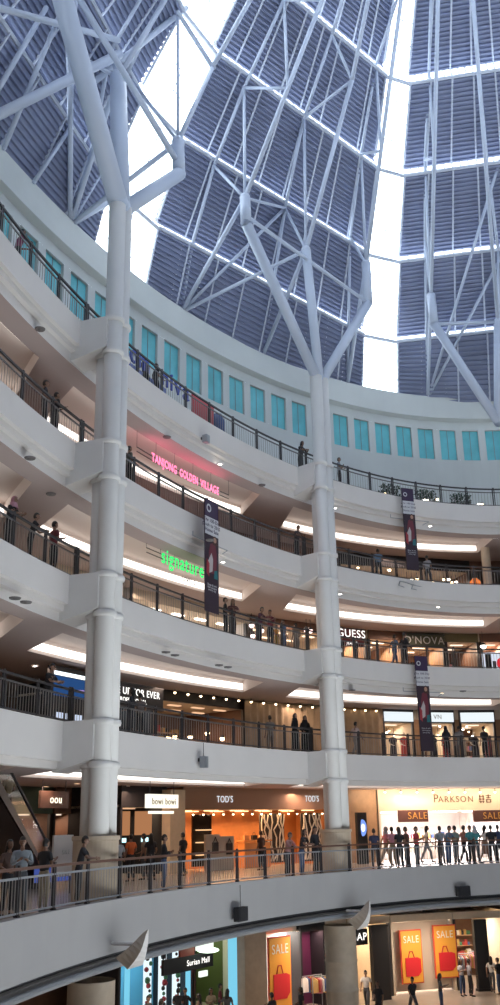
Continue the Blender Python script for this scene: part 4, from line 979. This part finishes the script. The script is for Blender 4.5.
for k in range(3): 
    b = MB(); b.box(Mx, wx * .7, .05, .2, c=(0, .7 + k * .55, .14)); o = b.build('lit_shelf', glow('shelf_glow', (1, .6, .3), 1.2), None); o.parent = r2
# cream pier and white hanging lightbox
Mx, wx, a_, b_ = F_at(166, 181, 0, 5.6); b = MB(); b.box(Mx, wx, 3.55, .5, c=(0, 1.78, 0)); b.box(Mx, wx + .12, .12, .6, c=(0, .06, 0)); solo('cream_pier', b, mat('lit_cream', (.62, .50, .34), .5, noise=.05), 'square cream pier left of the orange boutique', 'pier')
t = T(162, 2.4, 802); M = frame(t, 2.4, 2.98); r_ = thing('hanging_lightbox', 'white lit hanging sign reading bowi bowi over the ground floor', 'sign', P(t, 2.4, 2.98))
b = MB(); b.box(M, 2.0, .52, .18, c=(0, .1, 0)); b.build('lightbox', glow('lightbox_warm', (1, .95, .82), 1.25), r_); text('lettering', 'bowi bowi', M @ Matrix.Translation((0, .08, .11)), .34, mat('sign_gold', (.35, .28, .15), .5), r_)
b = MB(); b.box(M, 1.5, .10, .16, c=(-.05, -.32, 0)); b.build('lower_bar', glow('lightbar_warm', (1, .93, .8), 1.4), r_)
b = MB()
for x in (-.8, .8): b.tube(M @ Vector((x, .36, 0)), M @ Vector((x, .86, 0)), .015, n=6)
b.build('hanger', DARK, r_)
M, w, r_ = shop('black-framed shop with two lit orange windows right of the first column', 119, 165, 0, back=BLACK, side=BLACK, head=BLACK, headh=.9, light=60, lcol=(1, .7, .45), depth=3, panel=.2)
for q, xx in enumerate((-.28, .2)):
    b = MB(); b.box(M, w * .36, 1.0, .06, c=(xx * w, 2.15, -.5)); b.build('lit_window', glow('window_orange', (.85, .38, .17), .5), r_)
    b = MB(); b.box(M, w * .14, .18, .06, c=(xx * w, 1.45, -.4)); b.build('lit_logo', glow('window_teal', (.6, .95, 1), 1.6), r_)
for q, (u0, u1) in enumerate(((84, 118), (52, 83), (-6, 50))):
    shop(['dim brown shop right behind the first column', 'brown kiosk shop with a lit cream name, left of the first column', 'dark shop hall behind the escalator'][q], u0, u1, 0, back=BROWN, head=[BROWN, mat('kiosk_brown', (.14, .08, .05), .6), mat('hall_green', (.05, .08, .06), .6)][q], headh=1.1, light=[60, 40, 50][q], lcol=(1, .7, .5), depth=3, panel=.3, shelves=2, goods=8, seed=q, d=9.)
t = T(56, 4.5, 803); M = frame(t, 4.5, z0 + 3.0); r_ = thing('shop_sign', 'small lit cream letters oou left of the first column', 'sign', P(t, 4.5, z0 + 3)); b = MB(); b.box(M, 1.7, .6, .1, c=(0, 0, -.1)); b.build('board', mat('sign_brown', (.10, .05, .035), .6), r_); text('lettering', 'oou', M, .42, glow('sign_cream', (1, .9, .7), 1.8), r_)
for x in (-.7, .7): b = MB(); b.tube(M @ Vector((x, .3, -.1)), M @ Vector((x, .72, -.1)), .02, n=6); b.build('hanger', DARK, r_)
t = T(62, 1.6, 865); M = frame(t, 1.6, z0); r_ = thing('notice_board', 'white notice board on a stand between the black-clad people', 'board', P(t, 1.6, z0))
b = MB(); b.box(M, 1.15, 1.25, .06, c=(0, 1.15, 0)); b.build('board', WHITE, r_); text('lettering', 'SALE', M @ Matrix.Translation((.15, 1.25, .04)), .2, TGREY, r_, ext=.005)
for x in (-.5, .5): b = MB(); b.tube(M @ Vector((x, 0, 0)), M @ Vector((x, .55, 0)), .025, n=6); b.build('leg', DARK, r_)
# blue and white low wall display behind the ground railing, left
Mx, wx, a_, b_ = F_at(40, 82, 0, 2.6); b = MB(); b.box(Mx, wx, .45, .3, c=(0, .55, 0)); b.build
solo('display_counter', b, glow('blue_strip', (.10, .16, .6), .5), 'low glowing blue counter behind the railing at the left', 'counter')
# escalator at the left edge
pa = P(T(40, 4.2, 850), 4.2, z0); _t, _r, _z = hit(0, 818, 3.6); pm = P(_t, 3.6, _z); pb = pa + (pm - pa) * ((4.9 - pa.z) / (pm.z - pa.z))
ax = (pb - pa); hx = Vector((ax.x, ax.y, 0)).normalized(); sd = Vector((-hx.y, hx.x, 0)); root = thing('escalator', 'dark escalator climbing towards the left edge behind the railing', 'escalator', pa)
b = MB(); 
for s in (-.62, .62): b.poly([pa + sd * s + Vector((0, 0, -.0)), pb + sd * s + Vector((0, 0, -.45)), pb + sd * s + Vector((0, 0, .1)), pa + sd * s + Vector((0, 0, .1))])
b.poly([pa + sd * .62, pb + sd * .62 + Vector((0, 0, -.6)), pb - sd * .62 + Vector((0, 0, -.6)), pa - sd * .62]); b.build('truss_casing', DARK, root)
ns = 24; b = MB()
for i in range(ns):
    q0 = pa.lerp(pb, i / ns); q1 = pa.lerp(pb, (i + 1) / ns); zz = Vector((0, 0, q1.z - q0.z)); A_ = [q0 + sd * .5, q0 - sd * .5]
    b.poly([A_[0], A_[1], A_[1] + zz, A_[0] + zz]); h = Vector((q1.x - q0.x, q1.y - q0.y, 0)); b.poly([A_[0] + zz, A_[1] + zz, A_[1] + zz + h, A_[0] + zz + h])
b.build('steps', DARK, root)
for s in (-.6, .6):
    b = MB(); b.poly([pa + sd * s, pb + sd * s, pb + sd * s + Vector((0, 0, .9)), pa + sd * s + Vector((0, 0, .9))]); b.build('glass_side', CLEARG, root)
    b = MB(); b.path([pa + sd * s - hx * .3 + Vector((0, 0, .8)), pa + sd * s + Vector((0, 0, .95)), pb + sd * s + Vector((0, 0, .95))], .05, 8); b.build('handrail', BLACK, root)
q = pa.lerp(pb, .42); o = man('person in olive-brown riding the escalator at the left edge', 11, 0, 4, top=(.14, .11, .05), bottom=BK, face=160, group='ground floor shoppers'); o.location = q + Vector((0, 0, .12))

# ---- concourse level below
wt = lambda u: T(u, WF, 960)
tl0, tl1 = T(330, WF, 960), T(520, WF, 960)
b = MB(); Mx, wx, _, _ = F_at(241, 263, -1, 5.0); b.box(Mx, wx, 3.9, .5, c=(0, 1.95, 0)); b.box(Mx, wx + .1, .2, .6, c=(0, .1, 0)); solo('stone_pier', b, BEIGE, 'broad square stone pier between the green passage and the SALE window', 'pier'); wall_band(-1, wt(325), wt(348), LOW, -2.4, BEIGE)
M, w, r_ = shop('white shop window with a tall orange and red SALE poster', 263, 300, -1, back=WHITE, side=WHITE, head=CREAM, headh=.35, light=330, lcol=(1, .9, .8), depth=3, panel=1.2, frame_m=CREAM)
def sale_poster(label, u0, u1, ztop, zbot, d, split=False):
    Mx, wx, a_, b_ = F_at(u0, u1, -1, d); Mx.translation.z = 0; h = ztop - zbot; zc = (ztop + zbot) / 2; r2 = thing('sale_poster', label, 'poster', Mx @ Vector((0, zc, 0)), 'orange SALE posters with a red shopping bag')
    b = MB(); b.box(Mx, wx + .12, h + .12, .06, c=(0, zc, -.02)); b.build('frame', mat('poster_red', (.75, .10, .06), .5), r2)
    b = MB(); b.box(Mx, wx, h, .04, c=(0, zc, .03)); b.build('sheet', mat('poster_orange', (.90, .42, .06), .5), r2)
    b = MB(); b.box(Mx, wx * .62, h * .36, .03, c=(-.05, zc - h * .20, .07)); b.poly([Mx @ Vector(p) for p in ((wx * .26, zc - h * .38, .086), (wx * .42, zc - h * .30, .086), (wx * .42, zc - h * .05, .086), (wx * .26, zc - h * .02, .086))]); b.build('bag_picture', mat('bag_red', (.72, .03, .04), .5), r2)
    b = MB(); pp = [Mx @ Vector(p) for p in ((-.2 * wx, zc - h * .02, .08), (-.12 * wx, zc + h * .10, .08), (.02 * wx, zc + h * .10, .08), (.1 * wx, zc - h * .02, .08))]; b.path(pp, .025, 6); b.build('bag_handle', mat('bag_red2', (.55, .03, .03), .5), r2)
    text('lettering', 'SALE', Mx @ Matrix.Translation((0, zc + h * .33, .06)), h * .20, mat('poster_white', (.9, .88, .82), .5), r2, ext=.01, sx=.72 * wx / (h * .42))
sale_poster('orange SALE poster left of the stone pier', 269, 290, -3.0, -6.0, WF - .6)
M2, w2, r2 = shop('fashion store with two SALE posters and warm interior, lower right', 392, 455, -1, back=WHITE, side=WHITE, head=CREAM, headh=.35, light=330, lcol=(1, .86, .74), depth=3, panel=1.2, frame_m=CREAM)
b = MB(); b.box(M2, w2 * .98, 3.3, .1, c=(0, 1.75, -.35)); b.build('window_backing', mat('backing_cream', (.72, .62, .50), .6), r2)
sale_poster('left one of the twin SALE posters at the lower right', 402, 422, -3.3, -5.75, WF - .15)
sale_poster('right one of the twin SALE posters at the lower right', 436, 457, -3.15, -5.6, WF - .15)
M, w, r_ = shop('dim shop with warm wooden interior beside the GAP sign', 348, 391, -1, back=WOOD, side=CREAM, head=CREAM, headh=.35, light=200, lcol=(1, .75, .5), depth=5, panel=.8, shelves=3, goods=9)
t = T(358, 5.4, 940); M = frame(t, 5.4, -3.35); r_ = thing('shop_sign', 'black square sign reading GAP right of the stone pier', 'sign', P(t, 5.4, -3.35)); b = MB(); b.box(M, 1.15, .75, .12); b.build('board', BLACK, r_); text('lettering', 'GAP', M @ Matrix.Translation((0, 0, .08)), .5, TWHITE, r_)
b = MB(); Mx, wx, _, _ = F_at(372, 388, -1, 5.2); b.box(Mx, wx, 3.4, .3, c=(0, 1.7, 0)); b.box(Mx, wx + .1, .1, .36, c=(0, 3.42, 0)); solo('dark_pillar', b, BLACK, 'black square pillar left of the twin SALE posters', 'pillar')
M, w, r_ = shop('clothes shop with crowded rails at the bottom right corner', 456, 510, -1, back=BROWN, side=CREAM, head=CREAM, headh=.35, light=260, lcol=(1, .85, .7), depth=5, panel=1.4, shelves=4, goods=14)
b = MB(); Mx, wx, _, _ = F_at(476, 489, -1, 5.4); b.box(Mx, wx, 3.45, .3, c=(0, 1.72, 0)); b.box(Mx, wx + .1, .12, .36, c=(0, .06, 0)); solo('dark_pillar', b, BLACK, 'black square pillar in the bottom right corner', 'pillar')
def clothes_rail(label, M, x, zz, n, seed):
    rr = random.Random(seed); r2 = thing('clothes_rack', label, 'rack', M @ Vector((x, 0, zz)), 'clothes racks in the lower shops')
    b = MB(); b.path([M @ Vector((x - .6, 0, zz)), M @ Vector((x - .6, 1.5, zz)), M @ Vector((x + .6, 1.5, zz)), M @ Vector((x + .6, 0, zz))], .02, 6); b.build('rack_frame', GREYM, r2)
    for k in range(n):
        F = M @ Matrix.Translation((x - .5 + k / n, 0, zz)); b = MB(); A = [F @ Vector(p) for p in ((0, 1.46, .02), (.02, 1.38, .22), (.02, .75 + rr.random() * .2, .24), (.02, .75, -.24), (.02, 1.38, -.22))]; off = F.to_3x3() @ Vector((.05, 0, 0)); b.poly(A); b.poly([p + off for p in A][::-1])
        for i in range(5): b.poly([A[i], A[i] + off, A[(i + 1) % 5] + off, A[(i + 1) % 5]])
        b.build('garment', GOODS[rr.randrange(7)], r2)
for k in range(3): clothes_rail('clothes rack in the bottom right corner shop', M, -w * .3 + k * w * .3, -1.2 - .8 * k, 9, k)
M, w, r_ = shop('dark shop window with garments and purple light left of the stone pier', 300, 325, -1, back=mat('purple_window', (.10, .02, .06), .4), side=BLACK, head=BLACK, headh=.4, light=30, lcol=(1, .6, .6), depth=1, panel=0, frame_m=BLACK, d=WF - .3)
for k in range(2): clothes_rail('clothes rack by the purple window, left of the stone pier', M, -w * .3 + .2 * k, .5 + k * .5, 8, 9 + k)
# blue-lit shop on the lower left
M, w, r_ = shop('cyan-lit shop with patterned pillars, lower left', 118, 192, -1, back=mat('blue_back', (.10, .35, .5), .5), side=BLACK, head=BLACK, headh=.5, light=160, lcol=(.6, .85, 1), depth=2.5, panel=.6, d=8.)
bl = glow('blue_panel', (.25, .75, 1), .85); wl = glow('white_panel', (.8, .95, 1), 1.1)
for k, xx in enumerate((-.40, -.14, .06, .25, .42)):
    b = MB(); b.box(M, w * (.05 if k in (0, 4) else .09), 3.1, .1, c=(xx * w, 1.6, .1)); b.build('lit_panel', bl if k in (0, 4) else wl, r_)
    if k in (1, 2, 3):
        b = MB(); rr = random.Random(k)
        for j in range(14): b.ball(M @ Vector((xx * w + rr.uniform(-.12, .12) * 1.2, .2 + j * .22, .17)), rr.uniform(.07, .15), n=7, k=4, mi=j % 3)
        b.build('flower_garland', [BLACK, mat('garland_red', (.4, .04, .06)), mat('garland_green', (.05, .2, .1))], r_)
M, w, r_ = shop('green-ceilinged passage beside the blue shop', 193, 243, -1, back=mat('green_wall', (.035, .05, .02), .6), side=mat('green_side', (.06, .08, .025), .6), head=mat('green_head', (.10, .18, .04), .6), headh=.4, light=90, lcol=(.85, 1, .6), depth=5, panel=.5, d=8.)
b = MB(); b.box(M, w * .14, 3.2, .2, c=(w * .26, 1.7, .1)); b.build('blue_column', bl, r_); b = MB(); b.box(M, w * .2, 3.0, .1, c=(w * .44, 1.6, .1)); b.build('dark_poster', BLACK, r_)
for j in range(5):
    b = MB(); b.ball(M @ Vector((w * .44, .6 + j * .5, .18)), .2, n=8, k=5, sc=(1, .3, 1)); b.build('white_flower', wl, r_)
t = T(188, 3.0, 945); Ms = frame(t, 3.0, -3.05); r_ = thing('direction_sign', 'dark hanging direction sign with small white words, lower left', 'sign', P(t, 3.0, -3.05))
b = MB(); b.box(Ms, 3.2, .55, .12); b.build('board', BLACK, r_); text('lettering', 'Surian Mall', Ms @ Matrix.Translation((.6, 0, .07)), .30, TWHITE, r_, ext=.005)
b = MB(); b.box(Ms, .9, .5, .1, c=(-.1, .52, 0)); b.build('red_panel', mat('sign_red', (.30, .05, .03), .5), r_)
for hx_, hy_, ww_ in ((1.1, .5, 1.1), (1.0, -.5, .5)): b = MB(); b.box(Ms, ww_, .21, .1, c=(hx_, hy_, 0)); b.build('lit_tab', glow('tab_white', (.9, 1, .9), 1.2), r_)
b = MB()
for x in (-1.4, 1.4): b.tube(Ms @ Vector((x, .25, 0)), Ms @ Vector((x, .75, 0)), .02, n=6)
b.build('hanger', DARK, r_)
b = MB(); b.ball(P(T(208, 2.5, 925), 2.5, -2.62), .45, n=16, k=8, sc=(1, 1, .22)); solo('ceiling_light', b, glow('greenish_white', (.8, 1, .8), 3), 'oval greenish white ceiling light, lower left', 'light', None, True)

# ------------------------------------------------------------------ things on fascias and rails
# topmost balcony: blue letters, red hoarding, planters
r_ = hung = thing('letter_sign', 'big blue letters omniva standing behind the topmost railing', 'sign', P(1.25, .7, FLR[4]))
for s, u in (('o', 134), ('m', 144), ('n', 165), ('i', 171.5), ('v', 178), ('a', 186)):
    t = tu(u, .7, FLR[4] + 1.5); text('letter', s, frame(t, .7, FLR[4] + 1.35), 1.15, mat('letter_blue', (.02, .06, .42), .4), r_, ext=.04)
b = MB(); b.sweep([(.75, FLR[4] + .1), (.82, FLR[4] + .1), (.82, FLR[4] + .95), (.75, FLR[4] + .95)], T(130, .75, 370), T(166, .75, 390), 10, closed=True); b.build('blue_white_board', mat('board_blue', (.12, .18, .5), .5, noise=.5, nscale=6), r_)
b = MB(); b.sweep([(.5, FLR[4]), (.56, FLR[4]), (.56, FLR[4] + 1.35), (.5, FLR[4] + 1.35)], T(192.5, .5, 405), T(214, .5, 415), 8, closed=True); solo('red_hoarding', b, RED, 'low red hoarding behind the topmost railing, right of the blue letters', 'panel')
b = MB(); b.lathe([(0, 0), (.3, 0), (.34, .8), (.2, 1.15), (0, 1.2)], P(T(217.5, .6, 415), .6, FLR[4]), 14); solo('blue_bin', b, mat('bin_blue', (.03, .07, .22), .5), 'dark blue bin right of the red hoarding, topmost balcony', 'bin', None, True)
LEAF = mat('leaf_green', (.02, .05, .025), .6, noise=.3, nscale=8)
for q, (u0, u1) in enumerate(((380, 397), (415, 433), (450, 468))):
    Mx, wx, _, _ = F_at(u0, u1, 4, .9); r2 = thing('hedge_planter', 'dark clipped hedge planter behind the topmost railing, %s of three' % ('left', 'middle', 'right')[q], 'planter', Mx @ Vector((0, 0, 0)), 'hedge planters on the topmost balcony')
    b = MB(); b.box(Mx, wx, .35, .5, c=(0, .18, 0)); b.build('trough', DARK, r2)
    b = MB(); rr = random.Random(q)
    for k in range(260):
        p = Mx @ Vector((rr.uniform(-.5, .5) * wx, rr.uniform(.35, 1.0), rr.uniform(-.24, .24))); a = Vector((rr.uniform(-1, 1), rr.uniform(-1, 1), rr.uniform(-1, 1))).normalized() * .09; c = a.orthogonal() * .6; b.poly([p - a, p + c, p + a, p - c])
    b.build('hedge', LEAF, r2)
for u in (385, 424, 427, 437, 441, 462, 478, 481, 489): lamp('small warm lamp along the topmost railing, right side', P(T(u, .6, 495), .6, FLR[4] + .22 + (u % 3) * .12), -.2, WARM if u % 2 else WBULB, .07, 'small lamps on the topmost balcony')
t = T(88, 1.0, 310); r2 = thing('potted_plant', 'small dark potted plant on the topmost balcony by the first column', 'plant', P(t, 1.0, FLR[4])); b = MB(); b.lathe([(0, 0), (.16, 0), (.22, .35), (.2, .36), (0, .33)], P(t, 1., FLR[4]), 12); b.build('pot', DARK, r2)
b = MB(); rr = random.Random(4)
for k in range(40):
    a = rr.uniform(0, 2 * PI); p0 = P(t, 1., FLR[4] + .35); p1 = p0 + Vector((math.cos(a) * .3, math.sin(a) * .3, rr.uniform(.4, 1.0))); c = Vector((-math.sin(a), math.cos(a), 0)) * .04; b.poly([p0, p0.lerp(p1, .6) + c, p1, p0.lerp(p1, .6) - c])
b.build('fronds', LEAF, r2)
# hanging banners
PUR = mat('banner_purple', (.035, .016, .055), .6); BWH = mat('banner_white', (.52, .52, .55), .6); BDK = mat('banner_dark', (.028, .014, .026), .6)
def banner(label, u, d, z0_, z1_, w, turn, vv):
    t = T(u, d, vv); M = frame(t, d, z0_) @ Matrix.Rotation(math.radians(turn), 4, 'Y'); H = z1_ - z0_; r2 = thing('hanging_banner', label, 'banner', P(t, d, z0_), 'tall hanging banners')
    b = MB(); b.box(M, w, H, .03, c=(0, H / 2, 0)); b.build('cloth', BDK, r2)
    for s in (-1, 1):
        n = s * .02; MS = M @ Matrix.Rotation(0 if s > 0 else PI, 4, 'Y')
        b = MB(); b.box(MS, w * .98, H * .15, .01, c=(0, H * .92, .02)); b.build('purple_head', PUR, r2)
        b = MB(); b.box(MS, w * .98, H * .16, .01, c=(0, H * .76, .02)); b.build('white_field', BWH, r2)
        for q, l in enumerate(('The 100-Day', 'Rush to 2012', 'Home Sale')): text('lettering', l, MS @ Matrix.Translation((0, H * (.81 - q * .045), .03)), w * .2, PUR, r2, ext=.003)
        b = MB(); 
        for k in range(20): a = 2 * PI * k / 20; a2 = 2 * PI * (k + 1) / 20; cx, cy = -w * .22, H * .92; b.poly([MS @ Vector((cx + rr_ * math.cos(aa), cy + rr_ * math.sin(aa), .032)) for rr_, aa in ((w * .10, a), (w * .17, a), (w * .17, a2), (w * .10, a2))])
        b.build('ring_logo', BWH, r2)
        # the picture: a long-haired figure in maroon holding a pale shopping bag
        fig = MB(); P3 = lambda x, y, z_=.03: MS @ Vector((x * w, y * H, z_))
        fig.poly([P3(-.22, .34), P3(.30, .34), P3(.34, .52), P3(.26, .60), P3(.12, .62), P3(-.12, .60), P3(-.24, .52)]); fig.build('figure_coat', mat('coat_maroon', (.13, .02, .035), .6), r2)
        fig = MB(); fig.poly([P3(.20 + .12 * math.cos(a), .645 + .024 * math.sin(a), .034) for a in [2 * PI * k / 14 for k in range(14)]]); fig.build('figure_face', mat('figure_skin', (.38, .22, .16), .6), r2)
        fig = MB(); fig.poly([P3(.05, .60, .032), P3(.38, .60, .032), P3(.36, .67, .032), P3(.22, .685, .032), P3(.07, .67, .032)]); fig.build('figure_hair', mat('figure_hair', (.05, .02, .015), .6), r2)
        fig = MB(); fig.poly([P3(-.38, .32, .036), P3(.02, .36, .036), P3(.06, .47, .036), P3(-.05, .52, .036), P3(-.36, .42, .036)]); fig.build('figure_bag', mat('figure_bag', (.42, .38, .38), .6), r2)
        fig = MB(); fig.poly([P3(-.42, .33, .038), P3(-.22, .30, .038), P3(-.20, .42, .038), P3(-.40, .46, .038)]); fig.build('red_bag', mat('bag_red3', (.3, .03, .04), .6), r2)
        fig = MB(); fig.poly([P3(.12, .30, .038), P3(.4, .30, .038), P3(.36, .38, .038), P3(.14, .37, .038)]); fig.build('teal_patch', mat('patch_teal', (.02, .14, .16), .6), r2)
        for q in range(3): text('lettering', ('Shop & win', 'this season', 'every day')[q], MS @ Matrix.Translation((0, H * (.235 - q * .022), .03)), w * .13, BWH, r2, ext=.003)
    b = MB(); b.tube(M @ Vector((-w / 2 - .7, H * .62, -.1)), M @ Vector((w / 2 + .9, H * .62, -.1)), .02, n=6); b.tube(M @ Vector((w / 2 + .9, H * .62, -.1)), M @ Vector((w / 2 + .5, H * .57, -.1)), .02, n=6); b.tube(M @ Vector((-w / 2 - .7, H * .62, -.1)), M @ Vector((-w / 2 - .7, H * .66, -.1)), .02, n=6)
    b.build('wire_bracket', GREYM, r2); return r2
banner('tall purple banner hanging between the columns beside the green sign', 211.5, -.6, 10.1, 14.75, 1.05, 0, 560)
banner('narrow twisted banner hanging at the upper right balconies', 410, -.5, 14.5, 19.0, .72, -8, 530)
banner('narrow twisted banner hanging at the lower right balconies', 424, -.5, 5.4, 10.05, .72, -8, 705)
# sketchy wire ornament on the third fascia
b = MB(); t0 = T(399, -.05, 590); F = frame(t0, -.06, FLR[3] - .38)
b.path([F @ Vector(p) for p in ((0, 0, 0), (.1, .25, 0), (1.2, .12, 0), (1.9, .10, 0), (1.6, -.12, 0), (1.8, -.12, 0))], .018, 5); b.path([F @ Vector(p) for p in ((0, 0, 0), (.35, -.05, 0))], .018, 5); b.path([F @ Vector(p) for p in ((.95, .12, 0), (.85, -.08, 0), (1.2, -.1, 0))], .018, 5)
for x, y in ((1.9, -.12), (2.0, .1)): b.tube(F @ Vector((x - .3, y, 0)), F @ Vector((x + .1, y - .04, 0)), .018, n=5)
solo('wire_ornament', b, GREYM, 'thin bent wire bracket on the white fascia below the third balcony, right', 'bracket')
# loudspeakers and dark boxes on the fascias
def fbox(name, label, u, v, d, w, h, dp, m_, cat, cable=0):
    t, r, z = hit(u, v, d); M = frame(t, d, z); r2 = thing(name, label, cat, P(t, d, z))
    b = MB(); b.box(M, w, h, dp, c=(0, 0, 0)); b.box(M, w * .8, h * .8, .02, c=(0, 0, dp / 2 + .01)); b.build('housing', m_, r2)
    b = MB(); b.box(M, w * .3, h * .3, .25, c=(0, h * .2, -.12)); b.build('wall_bracket', DARK, r2)
    if cable: b = MB(); b.tube(M @ Vector((0, h / 2, -.02)), M @ Vector((0, h / 2 + cable, -.02)), .012, n=5); b.build('cable', DARK, r2)
fbox('loudspeaker', 'small grey loudspeaker on the topmost fascia, above the pink neon', 206, 439, -.25, .26, .34, .22, GREYM, 'speaker')
fbox('loudspeaker', 'small grey loudspeaker hanging on the lowest upper fascia between columns', 204, 762, -.25, .26, .42, .22, GREYM, 'speaker', .5)
fbox('dark_wall_box', 'black rectangular box on the ground fascia between the columns', 241, 914, -2.15, .66, .46, .2, BLACK, 'box', .7)
fbox('dark_wall_box', 'black rectangular box on the ground fascia at the right', 463, 891, -2.15, .72, .42, .2, BLACK, 'box')
# rail tube under the ground fascia and the two white fins
b = MB(); b.sweep([(-1.80 + .08 * math.cos(a), -1.44 + .08 * math.sin(a)) for a in [2 * PI * k / 8 for k in range(8)]], 2.1, 0.0, 120, closed=True); solo('service_rail', b, GREYM, 'grey tubular rail running under the white ground fascia', 'rail', None, True)
for q, (u, v) in enumerate(((132, 940), (359, 906))):
    t, r, z = hit(u, v + 8, -2.5); F = frame(t, -2.5, z) @ Matrix.Rotation(math.radians((-52, -30)[q]), 4, 'Y'); sc = (.92, 1.05)[q]; b = MB(); n = 8; A = []; B = []
    for k in range(n + 1):                        # right edge from the apex down, left edge bowed out like a sail
        f = k / n
        A.append(F @ Vector((sc * (.46 - .16 * f), sc * (.48 - .95 * f), .06 + .18 * math.sin(PI * f))))
        B.append(F @ Vector((sc * (.46 - .95 * f ** .8), sc * (.48 - .62 * f - .30 * math.sin(PI * f / 2) * f * .3), .02 + .30 * math.sin(PI * f))))
    C_ = [p.lerp(q_, .55) + F.to_3x3() @ Vector((0, -.22 * sc * (k / n), .22 * math.sin(PI * k / n))) for k, (p, q_) in enumerate(zip(A, B))]
    b.quadstrip(C_, A, 0); b.quadstrip(B, C_, 1); off = F.to_3x3() @ Vector((.03, 0, -.06)); b.quadstrip([p + off for p in A], [p + off for p in C_], 1); b.quadstrip([p + off for p in C_], [p + off for p in B], 1)
    b.quadstrip(A, [p + off for p in A]); b.quadstrip([p + off for p in B], B)
    b.tube(F @ Vector((.1, .1, .1)), P(t, -1.9, z + .1), .05, n=8)
    solo('white_fin', b, [WHITE, mat('fin_brown', (.30, .24, .19), .6)], ['white sail-shaped fin under the ground fascia, left', 'white sail-shaped fin under the ground fascia by the stone pier'][q], 'fin', None, False)
# downlights in the soffits
for q, (u, v, L, m_) in enumerate(((220, 464, 4, WBULB), (335, 508, 4, WBULB), (430, 526, 4, WBULB), (223, 562, 3, WBULB), (340, 594, 3, WBULB), (438, 607, 3, WBULB), (442, 693, 2, WARM), (35, 666, 2, WBULB), (168, 692, 2, WBULB), (185, 707, 2, WARM), (218, 701, 2, WARM), (159, 708, 2, WARM), (46, 787, 1, WARM), (127, 786, 1, WARM), (77, 784, 1, WARM))):
    D = ray(u, v); zz = SOF[L] - .02; p = D * ((zz - EYE) / D.z) + Vector((0, 0, EYE))
    r2 = thing('downlight', 'round ceiling downlight under %s' % {4: 'the topmost balcony', 3: 'the third balcony', 2: 'the second balcony', 1: 'the lowest upper balcony'}[L], 'light', p, 'downlights under balcony %d' % L)
    b = MB(); b.lathe([(0, 0), (.09, 0)], p + Vector((0, 0, -.012)), 14); b.build('lamp_disc', m_, r2); b = MB(); b.lathe([(.09, -.02), (.13, -.02), (.13, .01)], p, 14); b.build('rim', WHITE, r2)
for q, (u, v, L) in enumerate(((40, 329, 4), (30, 458, 3), (51, 494, 3), (15, 598, 2), (26, 602, 2), (167, 437, 4), (210, 540, 3), (166, 652, 2), (175, 655, 2), (219, 665, 2), (228, 667, 2), (262, 485, 4), (352, 690, 2), (463, 691, 2))):
    D = ray(u, v); zz = SOF[L] - .02; p = D * ((zz - EYE) / D.z) + Vector((0, 0, EYE))
    b = MB(); b.lathe([(0, -.03), (.15, -.03), (.17, 0), (.17, .01)], p, 14); b.lathe([(0, -.05), (.06, -.05), (.06, -.03)], p, 10); solo('ceiling_speaker', b, mat('grille_grey', (.16, .15, .15), .6), 'round dark grille in the ceiling under %s' % {4: 'the topmost balcony', 3: 'the third balcony', 2: 'the second balcony'}[L], 'vent', 'dark grilles under balcony %d' % L)
# walkway lamps on each balcony, plus unseen lamps added to brighten the concourse shopfronts
for L, pw, col in ((1, 60, (1, .72, .55)), (2, 75, (1, .76, .62)), (3, 65, (1, .68, .55)), (0, 95, (1, .62, .44)), (-1, 260, (1, .80, .62))):
    if pw:
        for t in (1.75, 1.35, 1.1, .7, .42):
            area('hall_fill_light', P(t, 4.9 if L >= 0 else 4.0, (FLR[L] if L >= 0 else LOW) + CEIL.get(L, 3.0) - .25), (0, 0, -1), 2.0, .6, pw * .6, col)

# lettering becomes plain mesh so that every sign part has its own outline
bpy.context.view_layer.update()
dg = bpy.context.evaluated_depsgraph_get()
for o in [q for q in scene.objects if q.type == 'FONT']:
    me = bpy.data.meshes.new_from_object(o.evaluated_get(dg)); nm = o.name; o.name = 'old'; n_ = bpy.data.objects.new(nm, me); COL.objects.link(n_)
    n_.parent = o.parent; n_.matrix_basis = o.matrix_basis.copy(); bpy.data.objects.remove(o)
